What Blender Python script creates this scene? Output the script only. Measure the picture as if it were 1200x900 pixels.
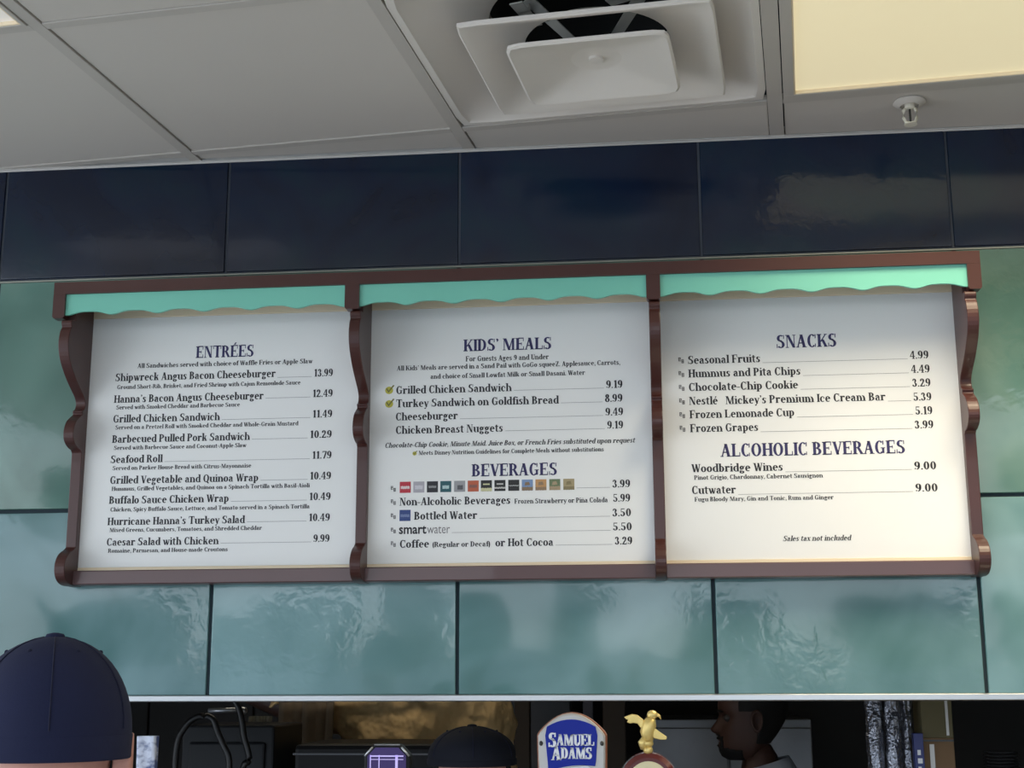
import bpy, bmesh, math, random
from math import sin, cos, pi, radians
from mathutils import Matrix, Vector

for o in list(bpy.data.objects): bpy.data.objects.remove(o)
SC = bpy.context.scene
COL = SC.collection
random.seed(7)

# ---------------------------------------------------------------- camera
cam_data = bpy.data.cameras.new('camera')
cam = bpy.data.objects.new('camera', cam_data); COL.objects.link(cam)
YAW, PITCH, ROLL = -0.10552, 0.21462, -0.0034
fw = Vector((sin(YAW)*cos(PITCH), cos(YAW)*cos(PITCH), sin(PITCH)))
rt = Vector((cos(YAW), -sin(YAW), 0)); up = rt.cross(fw)
r2 = cos(ROLL)*rt + sin(ROLL)*up; u2 = -sin(ROLL)*rt + cos(ROLL)*up
mw = Matrix((r2, u2, -fw)).transposed().to_4x4(); mw.translation = Vector((1.3953, -2.6959, 1.75))
cam.matrix_world = mw
cam_data.sensor_width = 36; cam_data.lens = 36*1602/1200; cam_data.clip_start = .02
SC.camera = cam

# ---------------------------------------------------------------- world, exposure
SC.view_settings.view_transform = 'Standard'; SC.view_settings.look = 'None'
SC.view_settings.gamma = 1; SC.view_settings.use_curve_mapping = False
SC.view_settings.exposure = 0.36
SKY_STRENGTH = 2.2
KITCHEN_W = 5
world = bpy.data.worlds.new('daylight'); SC.world = world; world.use_nodes = True
nt = world.node_tree; nt.nodes.clear()
wo = nt.nodes.new('ShaderNodeOutputWorld'); bg = nt.nodes.new('ShaderNodeBackground')
tc = nt.nodes.new('ShaderNodeTexCoord'); sp = nt.nodes.new('ShaderNodeSeparateXYZ'); rp = nt.nodes.new('ShaderNodeValToRGB')
nt.links.new(tc.outputs['Generated'], sp.inputs[0]); nt.links.new(sp.outputs['Z'], rp.inputs[0])
rp.color_ramp.elements[0].position = 0.0; rp.color_ramp.elements[0].color = (.86, .92, .98, 1)
rp.color_ramp.elements[1].position = .6; rp.color_ramp.elements[1].color = (.52, .71, .98, 1)
nt.links.new(rp.outputs[0], bg.inputs[0]); bg.inputs[1].default_value = SKY_STRENGTH
nt.links.new(bg.outputs[0], wo.inputs[0])

# ---------------------------------------------------------------- materials
def mat(name, c, rough=.5, metal=0, var=.06, scale=12, bump=0, bscale=60, emit=None, estr=0, coat=0, dist=.002, alpha=None, trans=0, c2=None, spec=None, hard=0):
    m = bpy.data.materials.new(name); m.use_nodes = True; n = m.node_tree.nodes; l = m.node_tree.links
    b = n['Principled BSDF']
    t = n.new('ShaderNodeTexCoord'); ns = n.new('ShaderNodeTexNoise'); ns.inputs['Scale'].default_value = scale; ns.inputs['Detail'].default_value = 4
    l.new(t.outputs['Object'], ns.inputs['Vector'])
    mx = n.new('ShaderNodeMix'); mx.data_type = 'RGBA'
    a2 = c2 if c2 else tuple(max(0, x*(1-2*var)) for x in c)
    a1 = c if c2 else tuple(min(1, x*(1+2*var)) for x in c)
    mx.inputs['A'].default_value = (*a1, 1); mx.inputs['B'].default_value = (*a2, 1)
    fac = ns.outputs['Fac']
    if hard:
        q = n.new('ShaderNodeMapRange'); q.inputs['From Min'].default_value = .5-hard; q.inputs['From Max'].default_value = .5+hard; l.new(fac, q.inputs[0]); fac = q.outputs[0]
    l.new(fac, mx.inputs['Factor']); l.new(mx.outputs['Result'], b.inputs['Base Color'])
    b.inputs['Roughness'].default_value = rough; b.inputs['Metallic'].default_value = metal
    b.inputs['Coat Weight'].default_value = coat
    if spec is not None: b.inputs['Specular IOR Level'].default_value = spec
    if trans: b.inputs['Transmission Weight'].default_value = trans
    if emit:
        b.inputs['Emission Color'].default_value = (*emit, 1); b.inputs['Emission Strength'].default_value = estr
    if bump:
        n2 = n.new('ShaderNodeTexNoise'); n2.inputs['Scale'].default_value = bscale; n2.inputs['Detail'].default_value = 3
        l.new(t.outputs['Object'], n2.inputs['Vector'])
        bp = n.new('ShaderNodeBump'); bp.inputs['Strength'].default_value = bump; bp.inputs['Distance'].default_value = dist
        l.new(n2.outputs['Fac'], bp.inputs['Height']); l.new(bp.outputs[0], b.inputs['Normal'])
    return m

def tile_mat(name, cA, cB, cC, wave, crink, rough=.13, scale=1.6, coat=.5):
    """glazed handmade tile: cloudy glaze colour, slow undulation and crinkled patches in the relief"""
    m = bpy.data.materials.new(name); m.use_nodes = True; n = m.node_tree.nodes; l = m.node_tree.links
    b = n['Principled BSDF']
    t = n.new('ShaderNodeTexCoord'); oi = n.new('ShaderNodeObjectInfo')
    sc = n.new('ShaderNodeMath'); sc.operation = 'MULTIPLY'; sc.inputs[1].default_value = 37
    l.new(oi.outputs['Random'], sc.inputs[0])
    ad = n.new('ShaderNodeVectorMath'); l.new(t.outputs['Object'], ad.inputs[0]); l.new(sc.outputs[0], ad.inputs[1])
    def noise(s, d=3, dis=0):
        k = n.new('ShaderNodeTexNoise'); k.inputs['Scale'].default_value = s; k.inputs['Detail'].default_value = d
        k.inputs['Distortion'].default_value = dis; l.new(ad.outputs[0], k.inputs['Vector']); return k
    n1 = noise(scale*2, 3, .6); r = n.new('ShaderNodeValToRGB')
    e = r.color_ramp.elements; e[0].position = .34; e[0].color = (*cA, 1); e[1].position = .66; e[1].color = (*cC, 1)
    k = e.new(.5); k.color = (*cB, 1)
    l.new(n1.outputs['Fac'], r.inputs[0])
    hs = n.new('ShaderNodeHueSaturation'); l.new(r.outputs[0], hs.inputs['Color'])
    mr = n.new('ShaderNodeMapRange'); mr.inputs['To Min'].default_value = .82; mr.inputs['To Max'].default_value = 1.15
    l.new(oi.outputs['Random'], mr.inputs[0]); l.new(mr.outputs[0], hs.inputs['Value'])
    l.new(hs.outputs[0], b.inputs['Base Color'])
    b.inputs['Roughness'].default_value = rough; b.inputs['Coat Weight'].default_value = coat; b.inputs['Coat Roughness'].default_value = .06
    n2 = noise(5, 1, .3); n3 = noise(38, 2, .35); n4 = noise(3.0, 1)
    cr = n.new('ShaderNodeMapRange'); cr.inputs['From Min'].default_value = .50; cr.inputs['From Max'].default_value = .66
    l.new(n4.outputs['Fac'], cr.inputs[0])
    mu = n.new('ShaderNodeMath'); mu.operation = 'MULTIPLY'; l.new(cr.outputs[0], mu.inputs[0]); l.new(n3.outputs['Fac'], mu.inputs[1])
    b1 = n.new('ShaderNodeBump'); b1.inputs['Strength'].default_value = 1; b1.inputs['Distance'].default_value = wave; l.new(n2.outputs['Fac'], b1.inputs['Height'])
    b2 = n.new('ShaderNodeBump'); b2.inputs['Strength'].default_value = 1; b2.inputs['Distance'].default_value = crink; l.new(mu.outputs[0], b2.inputs['Height'])
    l.new(b1.outputs[0], b2.inputs['Normal']); l.new(b2.outputs[0], b.inputs['Normal']); l.new(b2.outputs[0], b.inputs['Coat Normal'])
    return m

# ---------------------------------------------------------------- mesh helpers
class MB:
    def __init__(s): s.v = []; s.f = []
    def add(s, vs, fs):
        o = len(s.v); s.v += [tuple(x) for x in vs]; s.f += [tuple(i+o for i in f) for f in fs]; return s
    def box(s, x0, x1, y0, y1, z0, z1):
        return s.add([(x0,y0,z0),(x1,y0,z0),(x1,y1,z0),(x0,y1,z0),(x0,y0,z1),(x1,y0,z1),(x1,y1,z1),(x0,y1,z1)],
                     [(0,3,2,1),(4,5,6,7),(0,1,5,4),(1,2,6,5),(2,3,7,6),(3,0,4,7)])
    def prism(s, poly, a, b, axis='z'):
        """extrude a 2D polygon; axis z: (x,y); axis y: (x,z); axis x: (y,z)"""
        def p(u, w, h): return {'z': (u, w, h), 'y': (u, h, w), 'x': (h, u, w)}[axis]
        n = len(poly); vs = [p(u, w, a) for u, w in poly] + [p(u, w, b) for u, w in poly]
        fs = [tuple(range(n)), tuple(range(2*n-1, n-1, -1))] + [(i, (i+1) % n + 0, (i+1) % n + n, i+n) for i in range(n)]
        return s.add(vs, fs)
    def loft(s, rings, cap0=True, cap1=True, closed=True):
        o = len(s.v); n = len(rings[0])
        for r in rings: s.v += [tuple(x) for x in r]
        for i in range(len(rings)-1):
            for j in range(n if closed else n-1):
                k = (j+1) % n; s.f.append((o+i*n+j, o+i*n+k, o+(i+1)*n+k, o+(i+1)*n+j))
        if cap0: s.f.append(tuple(o+j for j in reversed(range(n))))
        if cap1: s.f.append(tuple(o+(len(rings)-1)*n+j for j in range(n)))
        return s
    def tube(s, pts, r, n=10, rs=None):
        rings = []; pts = [Vector(p) for p in pts]; ref = None
        for i, p in enumerate(pts):
            d = (pts[min(i+1, len(pts)-1)] - pts[max(i-1, 0)]).normalized()
            if ref is None: ref = Vector((0, 0, 1)) if abs(d.z) < .9 else Vector((1, 0, 0))
            a = d.cross(ref).normalized(); b = d.cross(a); ref = -b if False else ref
            rr = rs[i] if rs else r
            rings.append([p + rr*(cos(2*pi*k/n)*a + sin(2*pi*k/n)*b) for k in range(n)])
        return s.loft(rings)
    def lathe(s, prof, n=32, c=(0, 0, 0), sx=1, sy=1):
        return s.loft([[(c[0]+r*sx*cos(2*pi*k/n), c[1]+r*sy*sin(2*pi*k/n), c[2]+z) for k in range(n)] for r, z in prof])
    def ball(s, c, rx, ry, rz, n=16, m=10):
        return s.loft([[(c[0]+rx*sin(pi*i/m)*cos(2*pi*k/n), c[1]+ry*sin(pi*i/m)*sin(2*pi*k/n), c[2]-rz*cos(pi*i/m)) for k in range(n)]
                       for i in [.02]+list(range(1, m))+[m-.02]])
    def build(s, name, m, parent=None, loc=(0, 0, 0), bevel=0, smooth=False, seg=2, sub=0, fix=True):
        me = bpy.data.meshes.new(name); me.from_pydata(s.v, [], s.f)
        if fix:
            bm = bmesh.new(); bm.from_mesh(me); bmesh.ops.recalc_face_normals(bm, faces=bm.faces); bm.to_mesh(me); bm.free()
        for k in (m if isinstance(m, (list, tuple)) else [m]): me.materials.append(k)
        if smooth:
            me.polygons.foreach_set('use_smooth', [True]*len(me.polygons))
            if smooth != True: me.set_sharp_from_angle(angle=radians(smooth))
        o = bpy.data.objects.new(name, me); COL.objects.link(o); o.location = loc
        if parent: o.parent = parent
        if bevel:
            b = o.modifiers.new('bevel', 'BEVEL'); b.width = bevel; b.segments = seg; b.limit_method = 'ANGLE'; b.angle_limit = radians(40)
        if sub:
            b = o.modifiers.new('sub', 'SUBSURF'); b.levels = sub; b.render_levels = sub
        return o

def box(name, m, x0, x1, y0, y1, z0, z1, parent=None, bevel=0):
    return MB().box(x0, x1, y0, y1, z0, z1).build(name, m, parent, bevel=bevel)
def thing(name, label, cat, loc=(0, 0, 0), group=None, rz=0):
    o = bpy.data.objects.new(name, None); COL.objects.link(o); o.location = loc; o.rotation_euler = (0, 0, rz); o.empty_display_size = .05
    return tag(o, label, cat, group)
def tag(o, label, cat, group=None):
    o['label'] = label; o['category'] = cat
    if group: o['group'] = group
    return o
def struct(o): o['kind'] = 'structure'; return o

ZB = 2.5935      # joint between the blue tiles and the green tiles
ZC = 2.851       # ceiling
ZM = 2.0984      # joint between the two green rows
ZS = 1.7264      # lower edge of the tiles, top of the metal strip
YW = 0.0

# ---------------------------------------------------------------- materials in use
M_navy = tile_mat('navy glaze', (.005, .009, .026), (.007, .016, .042), (.007, .025, .046), .0022, .0011, .17, coat=.1)
M_green = tile_mat('sea green glaze', (.075, .165, .135), (.120, .238, .198), (.180, .300, .245), .0030, .0008, coat=.35)
M_teal = tile_mat('pale teal glaze', (.085, .190, .190), (.138, .262, .268), (.200, .338, .350), .0036, .0011, coat=.35)
M_grout = mat('dark grout', (.02, .035, .045), .9, bump=.3)
M_grout_blue = mat('grey blue grout', (.075, .085, .105), .9, bump=.3)
M_cream_line = mat('pale joint line', (.35, .36, .31), .7)
M_brown = mat('brown lacquer', (.062, .018, .014), .38, coat=.15, var=.1, scale=8)
M_rail = mat('dull brown lacquer', (.095, .045, .045), .35, coat=.3, var=.05, scale=8)
M_aqua = mat('aqua paint', (.20, .60, .47), .45, var=.04, scale=5)
M_panel = mat('printed white panel', (.87, .87, .85), .4, var=.01, scale=3, spec=.25)
M_cream = mat('cream retainer', (.92, .78, .56), .5, var=.02)
M_ink = mat('black ink', (.022, .022, .028), .6, var=.02)
M_navyink = mat('navy ink', (.035, .03, .12), .6, var=.02)
M_grayink = mat('grey ink', (.20, .19, .20), .6, var=.02)
M_line = mat('leader line ink', (.16, .16, .17), .6, var=.02)
M_ceil = mat('ceiling tile paint', (.62, .58, .53), .85, var=.015, scale=3, bump=.25, bscale=140, dist=.0008)
M_tbar = mat('ceiling grid paint', (.54, .505, .46), .7, var=.02)
M_angle = mat('wall angle paint', (.60, .58, .55), .6, var=.02)
M_diff = mat('diffuser enamel', (.78, .735, .68), .45, var=.015)
M_duct = mat('black duct', (.012, .013, .013), .8)
M_galv = mat('galvanised strap', (.45, .46, .44), .4, metal=.4)
M_lens = mat('yellowed acrylic lens', (.60, .54, .38), .4, var=.06, scale=3, emit=(1.0, .87, .55), estr=.42)
M_lens2 = mat('white acrylic lens', (.75, .72, .68), .35, emit=(1, .93, .85), estr=.2)
M_chrome = mat('polished trim', (.56, .57, .58), .33, metal=.85, var=.02)
M_brass = mat('painted sprinkler', (.78, .74, .62), .4)
M_dark = mat('dark bulb', (.03, .03, .028), .3)
M_cap = mat('navy cap cloth', (.0045, .008, .040), .9, bump=.5, bscale=400, dist=.0006, var=.1)
M_cap2 = mat('dark navy cap cloth', (.004, .0055, .014), .9, bump=.5, bscale=400, dist=.0006)
M_stitch = mat('navy thread', (.006, .008, .03), .9)
M_skin = mat('pink skin', (.62, .32, .26), .5, var=.06, scale=30, bump=.2, bscale=300)
M_skin2 = mat('brown skin', (.085, .040, .028), .5, var=.06, scale=30, bump=.2, bscale=300)
M_hair = mat('dark hair', (.008, .007, .007), .7, bump=.8, bscale=500)
M_hair2 = mat('grey cropped hair', (.12, .10, .085), .8, bump=.8, bscale=500)
M_eye = mat('eye white', (.06, .05, .045), .4)
M_tan = mat('tan shirt cotton', (.80, .55, .26), .85, var=.1, bump=1, bscale=9, dist=.05)
M_brownshirt = mat('brown apron cloth', (.16, .12, .08), .9, bump=.6, bscale=20, dist=.01)
M_white = mat('pale blue shirt', (.42, .46, .55), .8, bump=.4, bscale=20, dist=.008)
M_navyshirt = mat('navy shirt', (.02, .025, .05), .8)
M_greyshirt = mat('grey t-shirt', (.2, .2, .22), .85)
M_trouser = mat('dark trousers', (.03, .03, .035), .85)
M_shoe = mat('black shoe', (.01, .01, .01), .4)
M_steel = mat('brushed steel', (.42, .43, .45), .35, metal=.8)
M_cab = mat('grey laminate', (.12, .125, .14), .55, var=.05)
M_blackm = mat('black plastic', (.006, .006, .007), .5, spec=.25)
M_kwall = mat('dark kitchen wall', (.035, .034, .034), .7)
M_post = mat('brown post paint', (.065, .048, .036), .6)

# ---------------------------------------------------------------- condensed slab-serif lettering, cut as flat shapes
TK, TN = 134, 60
G = {
'A': (505, 'D 40 0 215 700 45;D 320 0 180 700 120;H 210 110 360;R -5 0 140 40;R 285 0 500 40'),
'B': (465, 'I 50 0 700 bt;A 205 520 185 180 -90 90;A 215 192 215 192 -90 90;H 0 150 220;H 340 150 220;H 658 150 210'),
'C': (480, 'A 250 350 220 365 48 312;R 385 480 432 700;R 385 10 425 190'),
'D': (500, 'I 50 0 700 bt;A 215 350 245 350 -90 90;H 658 150 220;H 0 150 220'),
'E': (465, 'I 50 0 700 bt;H 658 150 420;H 0 150 430;H 335 150 320;R 385 500 422 700;R 395 0 432 200;R 290 270 325 430'),
'F': (440, 'I 50 0 700 bt;H 658 150 410;H 335 150 310;R 375 500 412 700;R 285 270 320 430'),
'G': (525, 'A 250 350 220 365 48 312;R 385 480 432 700;R 350 30 455 320;R 290 290 500 332'),
'H': (510, 'I 50 0 700 bt;I 350 0 700 bt;H 335 150 350'),
'I': (205, 'I 50 0 700 bt'),
'J': (340, 'I 178 150 700 t;A 150 150 136 160 180 360'),
'K': (510, 'I 50 0 700 bt;D 150 280 395 690 48;D 365 0 205 400 118;R 325 0 505 40;R 350 660 490 700'),
'L': (440, 'I 50 0 700 bt;H 0 150 415;R 378 0 416 230'),
'M': (655, 'R 65 0 105 700;R 15 0 155 40;R 10 660 130 700;D 285 0 62 700 118;D 300 0 490 700 42;R 482 0 590 700;R 435 0 640 40;R 480 660 640 700'),
'N': (515, 'R 65 0 105 700;R 10 0 160 40;R 10 660 130 700;D 345 0 62 700 118;R 402 0 442 700;R 350 660 500 700'),
'O': (515, 'A 255 350 235 365 0 360'),
'P': (455, 'I 50 0 700 bt;A 215 498 205 202 -90 90;H 658 150 220;H 296 150 220'),
'Q': (515, 'A 255 350 235 365 0 360;D 380 -120 250 80 110'),
'R': (505, 'I 50 0 700 bt;A 215 508 195 192 -90 90;H 658 150 220;H 316 150 220;D 370 0 210 340 115;R 345 0 505 40'),
'S': (440, 'A 222 525 182 187 45 262;A 220 182 190 194 -98 82;D 240 300 105 430 125;R 348 490 388 700;R 25 0 65 215;A 220 182 190 194 215 265'),
'T': (490, 'I 190 0 700 bt;H 658 20 468;R 20 510 56 700;R 432 510 468 700'),
'U': (480, 'I 50 200 700 t;A 235 205 185 217 180 360;R 378 200 420 700;R 325 660 470 700'),
'V': (470, 'D 190 0 38 700 115;D 215 0 390 700 42;R 0 660 190 700;R 325 660 470 700'),
'W': (650, 'D 160 0 30 700 110;D 210 0 325 700 42;D 398 0 283 700 110;D 445 0 565 700 42;R -5 660 170 700;R 500 660 650 700'),
'Y': (465, 'I 182 0 320 b;D 185 290 38 700 115;D 245 290 385 700 42;R 0 660 185 700;R 320 660 465 700'),
'Z': (430, 'H 658 40 400;H 0 30 405;D 30 0 270 700 125;R 40 520 78 700;R 370 0 405 190'),
'a': (395, 'A 160 140 138 150 60 300;R 225 0 325 330;A 185 320 140 168 0 150;R 300 0 385 38;O 88 362 48;H 235 120 240'),
'b': (430, 'I 45 0 720 f;A 205 240 195 250 -115 115'),
'c': (385, 'A 205 240 185 250 50 312;O 315 345 52'),
'd': (430, 'A 215 240 195 250 65 295;I 268 0 720 fr'),
'e': (400, 'A 205 240 185 250 0 312;H 238 110 372'),
'f': (275, 'I 80 0 560 b;A 232 560 152 165 55 180;O 290 655 52;H 440 10 260'),
'g': (400, 'A 185 320 155 170 0 360;A 190 -65 172 125 0 360;R 70 20 130 150;D 300 400 350 480 50'),
'h': (460, 'I 45 0 720 bf;A 235 300 168 190 0 112;I 295 0 300 b'),
'i': (210, 'I 50 0 480 bf;O 104 630 62'),
'j': (210, 'I 60 -80 480 f;A 60 -80 108 110 180 360;O 114 630 62'),
'k': (435, 'I 45 0 720 bf;D 150 190 290 460 48;D 285 0 175 300 115;R 255 0 430 38;R 230 442 395 480'),
'l': (205, 'I 50 0 720 bf'),
'm': (675, 'I 45 0 480 bf;A 225 300 158 190 0 112;I 275 0 300 b;A 455 300 158 190 0 112;I 505 0 300 b'),
'n': (460, 'I 45 0 480 bf;A 235 300 168 190 0 112;I 295 0 300 b'),
'o': (410, 'A 205 240 190 250 0 360'),
'p': (430, 'I 45 -190 480 bf;A 205 240 195 250 -115 115'),
'q': (430, 'A 215 240 195 250 65 295;I 268 -190 480 b'),
'r': (365, 'I 45 0 480 bf;A 262 330 130 160 50 165;O 312 400 56'),
's': (340, 'A 168 355 130 136 45 262;A 168 130 140 140 -98 82;D 175 220 85 290 105;R 265 340 300 480;R 22 0 58 150;A 168 130 140 140 215 265'),
't': (295, 'R 75 80 183 620;A 200 110 125 120 180 312;H 440 10 270'),
'u': (455, 'I 45 150 480 f;A 212 170 167 182 180 292;I 290 0 480 fr'),
'v': (380, 'D 145 0 25 480 108;D 172 0 318 480 42;R -5 440 150 480;R 262 440 385 480'),
'w': (565, 'D 140 0 25 480 104;D 178 0 285 480 42;D 325 0 225 480 104;D 372 0 485 480 42;R -8 440 145 480;R 430 440 555 480'),
'x': (395, 'D 255 0 25 480 112;D 40 0 305 480 42;R -5 440 160 480;R 240 440 375 480;R 0 0 130 38;R 230 0 400 38'),
'y': (380, 'D 150 0 25 480 108;D 95 -190 318 480 42;O 92 -145 52;R -5 440 150 480;R 262 440 385 480'),
'z': (350, 'H 438 30 320;H 0 20 330;D 20 0 205 480 105;R 30 340 66 480;R 296 0 330 140'),
'0': (410, 'A 205 350 180 358 0 360'),
'1': (320, 'I 120 0 700 b;D 45 560 125 690 60'),
'2': (405, 'A 190 515 160 193 -25 175;D 30 60 235 440 95;H 0 30 350;R 30 20 330 88;O 92 520 56;R 335 0 370 180'),
'3': (400, 'A 180 530 150 176 -90 150;A 180 188 178 196 -150 90;O 88 560 52;O 80 140 56'),
'4': (415, 'D 20 210 215 700 50;H 185 20 390;R 222 0 326 700;R 165 0 385 40'),
'5': (400, 'R 70 370 110 700;R 70 630 335 700;A 185 218 182 222 -150 125;O 80 130 56'),
'6': (410, 'A 205 222 178 230 0 360;A 250 345 225 360 95 195;O 325 610 54'),
'7': (385, 'R 40 620 365 700;D 110 0 285 640 100;R 40 520 76 700'),
'8': (410, 'A 205 532 150 176 0 360;A 205 190 180 198 0 360'),
'9': (410, 'A 205 478 178 230 0 360;A 160 355 225 360 -85 15;O 85 90 54'),
'.': (160, 'O 80 55 58'), ',': (160, 'O 80 55 58;D 50 -120 92 30 48'),
'’': (165, 'O 82 650 55;D 48 520 92 640 48'), '-': (255, 'H 205 15 240 62'),
'(': (230, 'A 230 270 175 460 110 250'), ')': (230, 'A 0 270 175 460 -70 70'),
'é': (400, 'A 205 240 185 250 0 312;H 238 110 372;D 170 550 225 700 65'),
'É': (465, 'I 50 0 700 bt;H 658 150 420;H 0 150 430;H 335 150 320;R 385 500 422 700;R 395 0 432 200;R 290 270 325 430;D 200 740 270 870 70'),
'ñ': (460, 'I 45 0 480 bf;A 235 300 168 190 0 112;I 295 0 300 b;R 130 570 320 620'),
' ': (190, ''),
}
def glyph(ch):
    ch = {"'": '’'}.get(ch, ch)
    adv, prog = G[ch]; P = []
    def rect(a, b, c, d): P.append([(a, b), (c, b), (c, d), (a, d)])
    for t in prog.split(';'):
        if not t: continue
        k, *a = t.split(); fl = ''
        if k == 'I' and len(a) > 3: fl = a.pop()
        a = [float(x) for x in a]
        if k == 'I':
            x, y0, y1 = a; rect(x, y0, x+TK, y1)
            if 'b' in fl: rect(x-42, y0, x+TK+42, y0+50)
            if 't' in fl: rect(x-42, y1-50, x+TK+42, y1)
            if 'f' in fl: rect(x-42, y1-56, x, y1)
            if 'r' in fl: rect(x+TK, y0, x+TK+42, y0+50)
        elif k == 'H': rect(a[1], a[0], a[2], a[0]+(a[3] if len(a) > 3 else TN))
        elif k == 'R': rect(*a)
        elif k == 'D':
            x0, y0, x1, y1, w = a; w += 14; P.append([(x0, y0), (x0+w, y0), (x1+w, y1), (x1, y1)])
        elif k == 'O':
            P.append([(a[0]+a[2]*cos(2*pi*i/8), a[1]+a[2]*sin(2*pi*i/8)) for i in range(8)])
        elif k == 'A':
            cx, cy, rx, ry, d0, d1 = a; n = max(2, int(round((d1-d0)/24)))
            o = [radians(d0+(d1-d0)*i/n) for i in range(n+1)]
            for p, q in zip(o, o[1:]):
                P.append([(cx+(rx-TK)*cos(p), cy+(ry-TN)*sin(p)), (cx+rx*cos(p), cy+ry*sin(p)), (cx+rx*cos(q), cy+ry*sin(q)), (cx+(rx-TK)*cos(q), cy+(ry-TN)*sin(q))])
    return adv, P
def lettering(name, s, x0, x1, z, cap, m, y, parent, slant=0, fat=0):
    """flat print on a vertical face at depth y, fitted between x0 and x1"""
    tot = sum(glyph(c)[0] for c in s); k = (x1-x0)/tot; kz = cap/700; b = MB(); X = 0
    for c in s:
        adv, P = glyph(c)
        for p in P:
            b.add([(x0+k*(X+u)+slant*kz*w, y, z+kz*w) for u, w in p], [tuple(range(len(p)))])
        X += adv
    return b.build(name, m, parent, fix=False)
def sans(name, s, x0, x1, z, cap, m, y, parent, fat=0):
    cu = bpy.data.curves.new(name, 'FONT'); cu.body = s; cu.size = 1; cu.offset = fat; cu.resolution_u = 3
    o = bpy.data.objects.new(name, cu); COL.objects.link(o)
    dg = bpy.context.evaluated_depsgraph_get(); me = bpy.data.meshes.new_from_object(o.evaluated_get(dg))
    bpy.data.objects.remove(o); bpy.data.curves.remove(cu)
    xs = [v.co.x for v in me.vertices]; a, c = min(xs), max(xs)
    for v in me.vertices:
        v.co = Vector((x0+(v.co.x-a)*(x1-x0)/(c-a), y, z+v.co.y*cap/.729))
    me.materials.clear(); me.materials.append(m)
    o = bpy.data.objects.new(name, me); COL.objects.link(o); o.parent = parent
    return o

# ================================================================ THE TILED WALL
S = .5
wall = box('wall_back', M_grout, -2.0, 4.5, .006, .12, ZS, 3.3); struct(wall)
box('grout_bed', M_grout_blue, -2.0, 4.5, .004, .0065, ZB+.004, ZC+.02, wall)
box('joint_bead', M_cream_line, -2.0, 4.5, .0005, .0045, ZB-.0010, ZB+.0022, wall)
def tiles(z0, z1, m, jx, jz0, jz1):
    w = S-jx; h = z1-z0-jz0-jz1
    me = None
    for i in range(-4, 9):
        if me is None:
            b = MB(); r = .002
            def ring(d, y): return [(d, y, d), (w-d, y, d), (w-d, y, h-d), (d, y, h-d)]
            b.loft([ring(0, .012), ring(0, .0025), ring(.0012, .0006), ring(.004, 0)])
            o = b.build('tile', m, wall, smooth=30); me = o.data
        else:
            o = bpy.data.objects.new('tile', me); COL.objects.link(o); o.parent = wall
        o.location = (i*S+jx/2, random.uniform(-.0006, .0006), z0+jz0)
        o.rotation_euler = (radians(random.uniform(-.12, .12)), 0, radians(random.uniform(-.15, .15)))
tiles(ZB, ZC+.01, M_navy, .005, .006, 0)
tiles(ZM, ZB, M_green, .007, .004, .0015)
tiles(ZS, ZM, M_teal, .007, .0, .004)
st = struct(MB().prism([(.010, ZS), (-.004, ZS), (-.007, ZS-.002), (-.007, ZS-.011), (-.004, ZS-.013), (.13, ZS-.013), (.13, ZS-.001)], -2.0, 4.5, 'x').build('trim_1', M_chrome))

# ================================================================ CEILING GRID
TH = -0.10419
e1 = Vector((cos(TH), sin(TH))); e2 = Vector((-sin(TH), cos(TH)))
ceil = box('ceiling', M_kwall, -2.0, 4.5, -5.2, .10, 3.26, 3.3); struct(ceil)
def clip(poly, lim=-.001):   # keep the side in front of the wall
    out = []
    for i in range(len(poly)):
        a, b = poly[i], poly[(i+1) % len(poly)]
        ia, ib = a[1] <= lim, b[1] <= lim
        if ia: out.append(a)
        if ia != ib:
            t = (lim-a[1])/(b[1]-a[1]); out.append((a[0]+t*(b[0]-a[0]), lim))
    return out
def uv(u, v): p = u*e1+v*e2; return (p.x, p.y)
def cell(name, m, u0, u1, v0, v1, z0, z1, bevel=0, lim=-.001):
    p = clip([uv(u0, v0), uv(u1, v0), uv(u1, v1), uv(u0, v1)], lim)
    if len(p) < 3: return None
    return MB().prism(p, z0, z1).build(name, m, ceil, bevel=bevel)
US = [(-1.44, -1.416), (-.83, -.806), (-.205, -.181), (.414, .437), (1.004, 1.028), (1.639, 1.668), (2.262, 2.286), (2.872, 2.896), (3.482, 3.506)]
VS = [(.60, .62), (-.012, .008), (-.602, -.582), (-1.212, -1.192), (-1.822, -1.802), (-2.432, -2.412), (-3.04, -3.02), (-3.65, -3.63), (-4.26, -4.24)]
LIGHTS = {(5, 1): 'warm', (6, 1): 'warm', (6, 3): 'warm', (7, 3): 'warm', (2, 2): 'white', (5, 5): 'warm', (1, 5): 'white'}
for n_, a in enumerate(US):
    for q0, q1 in ([(-4.26, VS[4][0]), (VS[3][1], VS[2][0]), (VS[1][1], .60)] if n_ == 6 else [(-4.26, VS[4][0]), (VS[3][1], .60)] if n_ == 7 else [(-4.26, .60)]): cell('grid_bar', M_tbar, a[0], a[1], q0, q1, ZC-.0015, ZC+.012, .0004)
for i in range(1, len(VS)):
    v0, v1 = VS[i]
    for k in range(len(US)-1):
        cell('grid_bar', M_tbar, US[k][1]+.0006, US[k+1][0]-.0006, v0, v1, ZC-.0012, ZC+.012, .0004)
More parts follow.
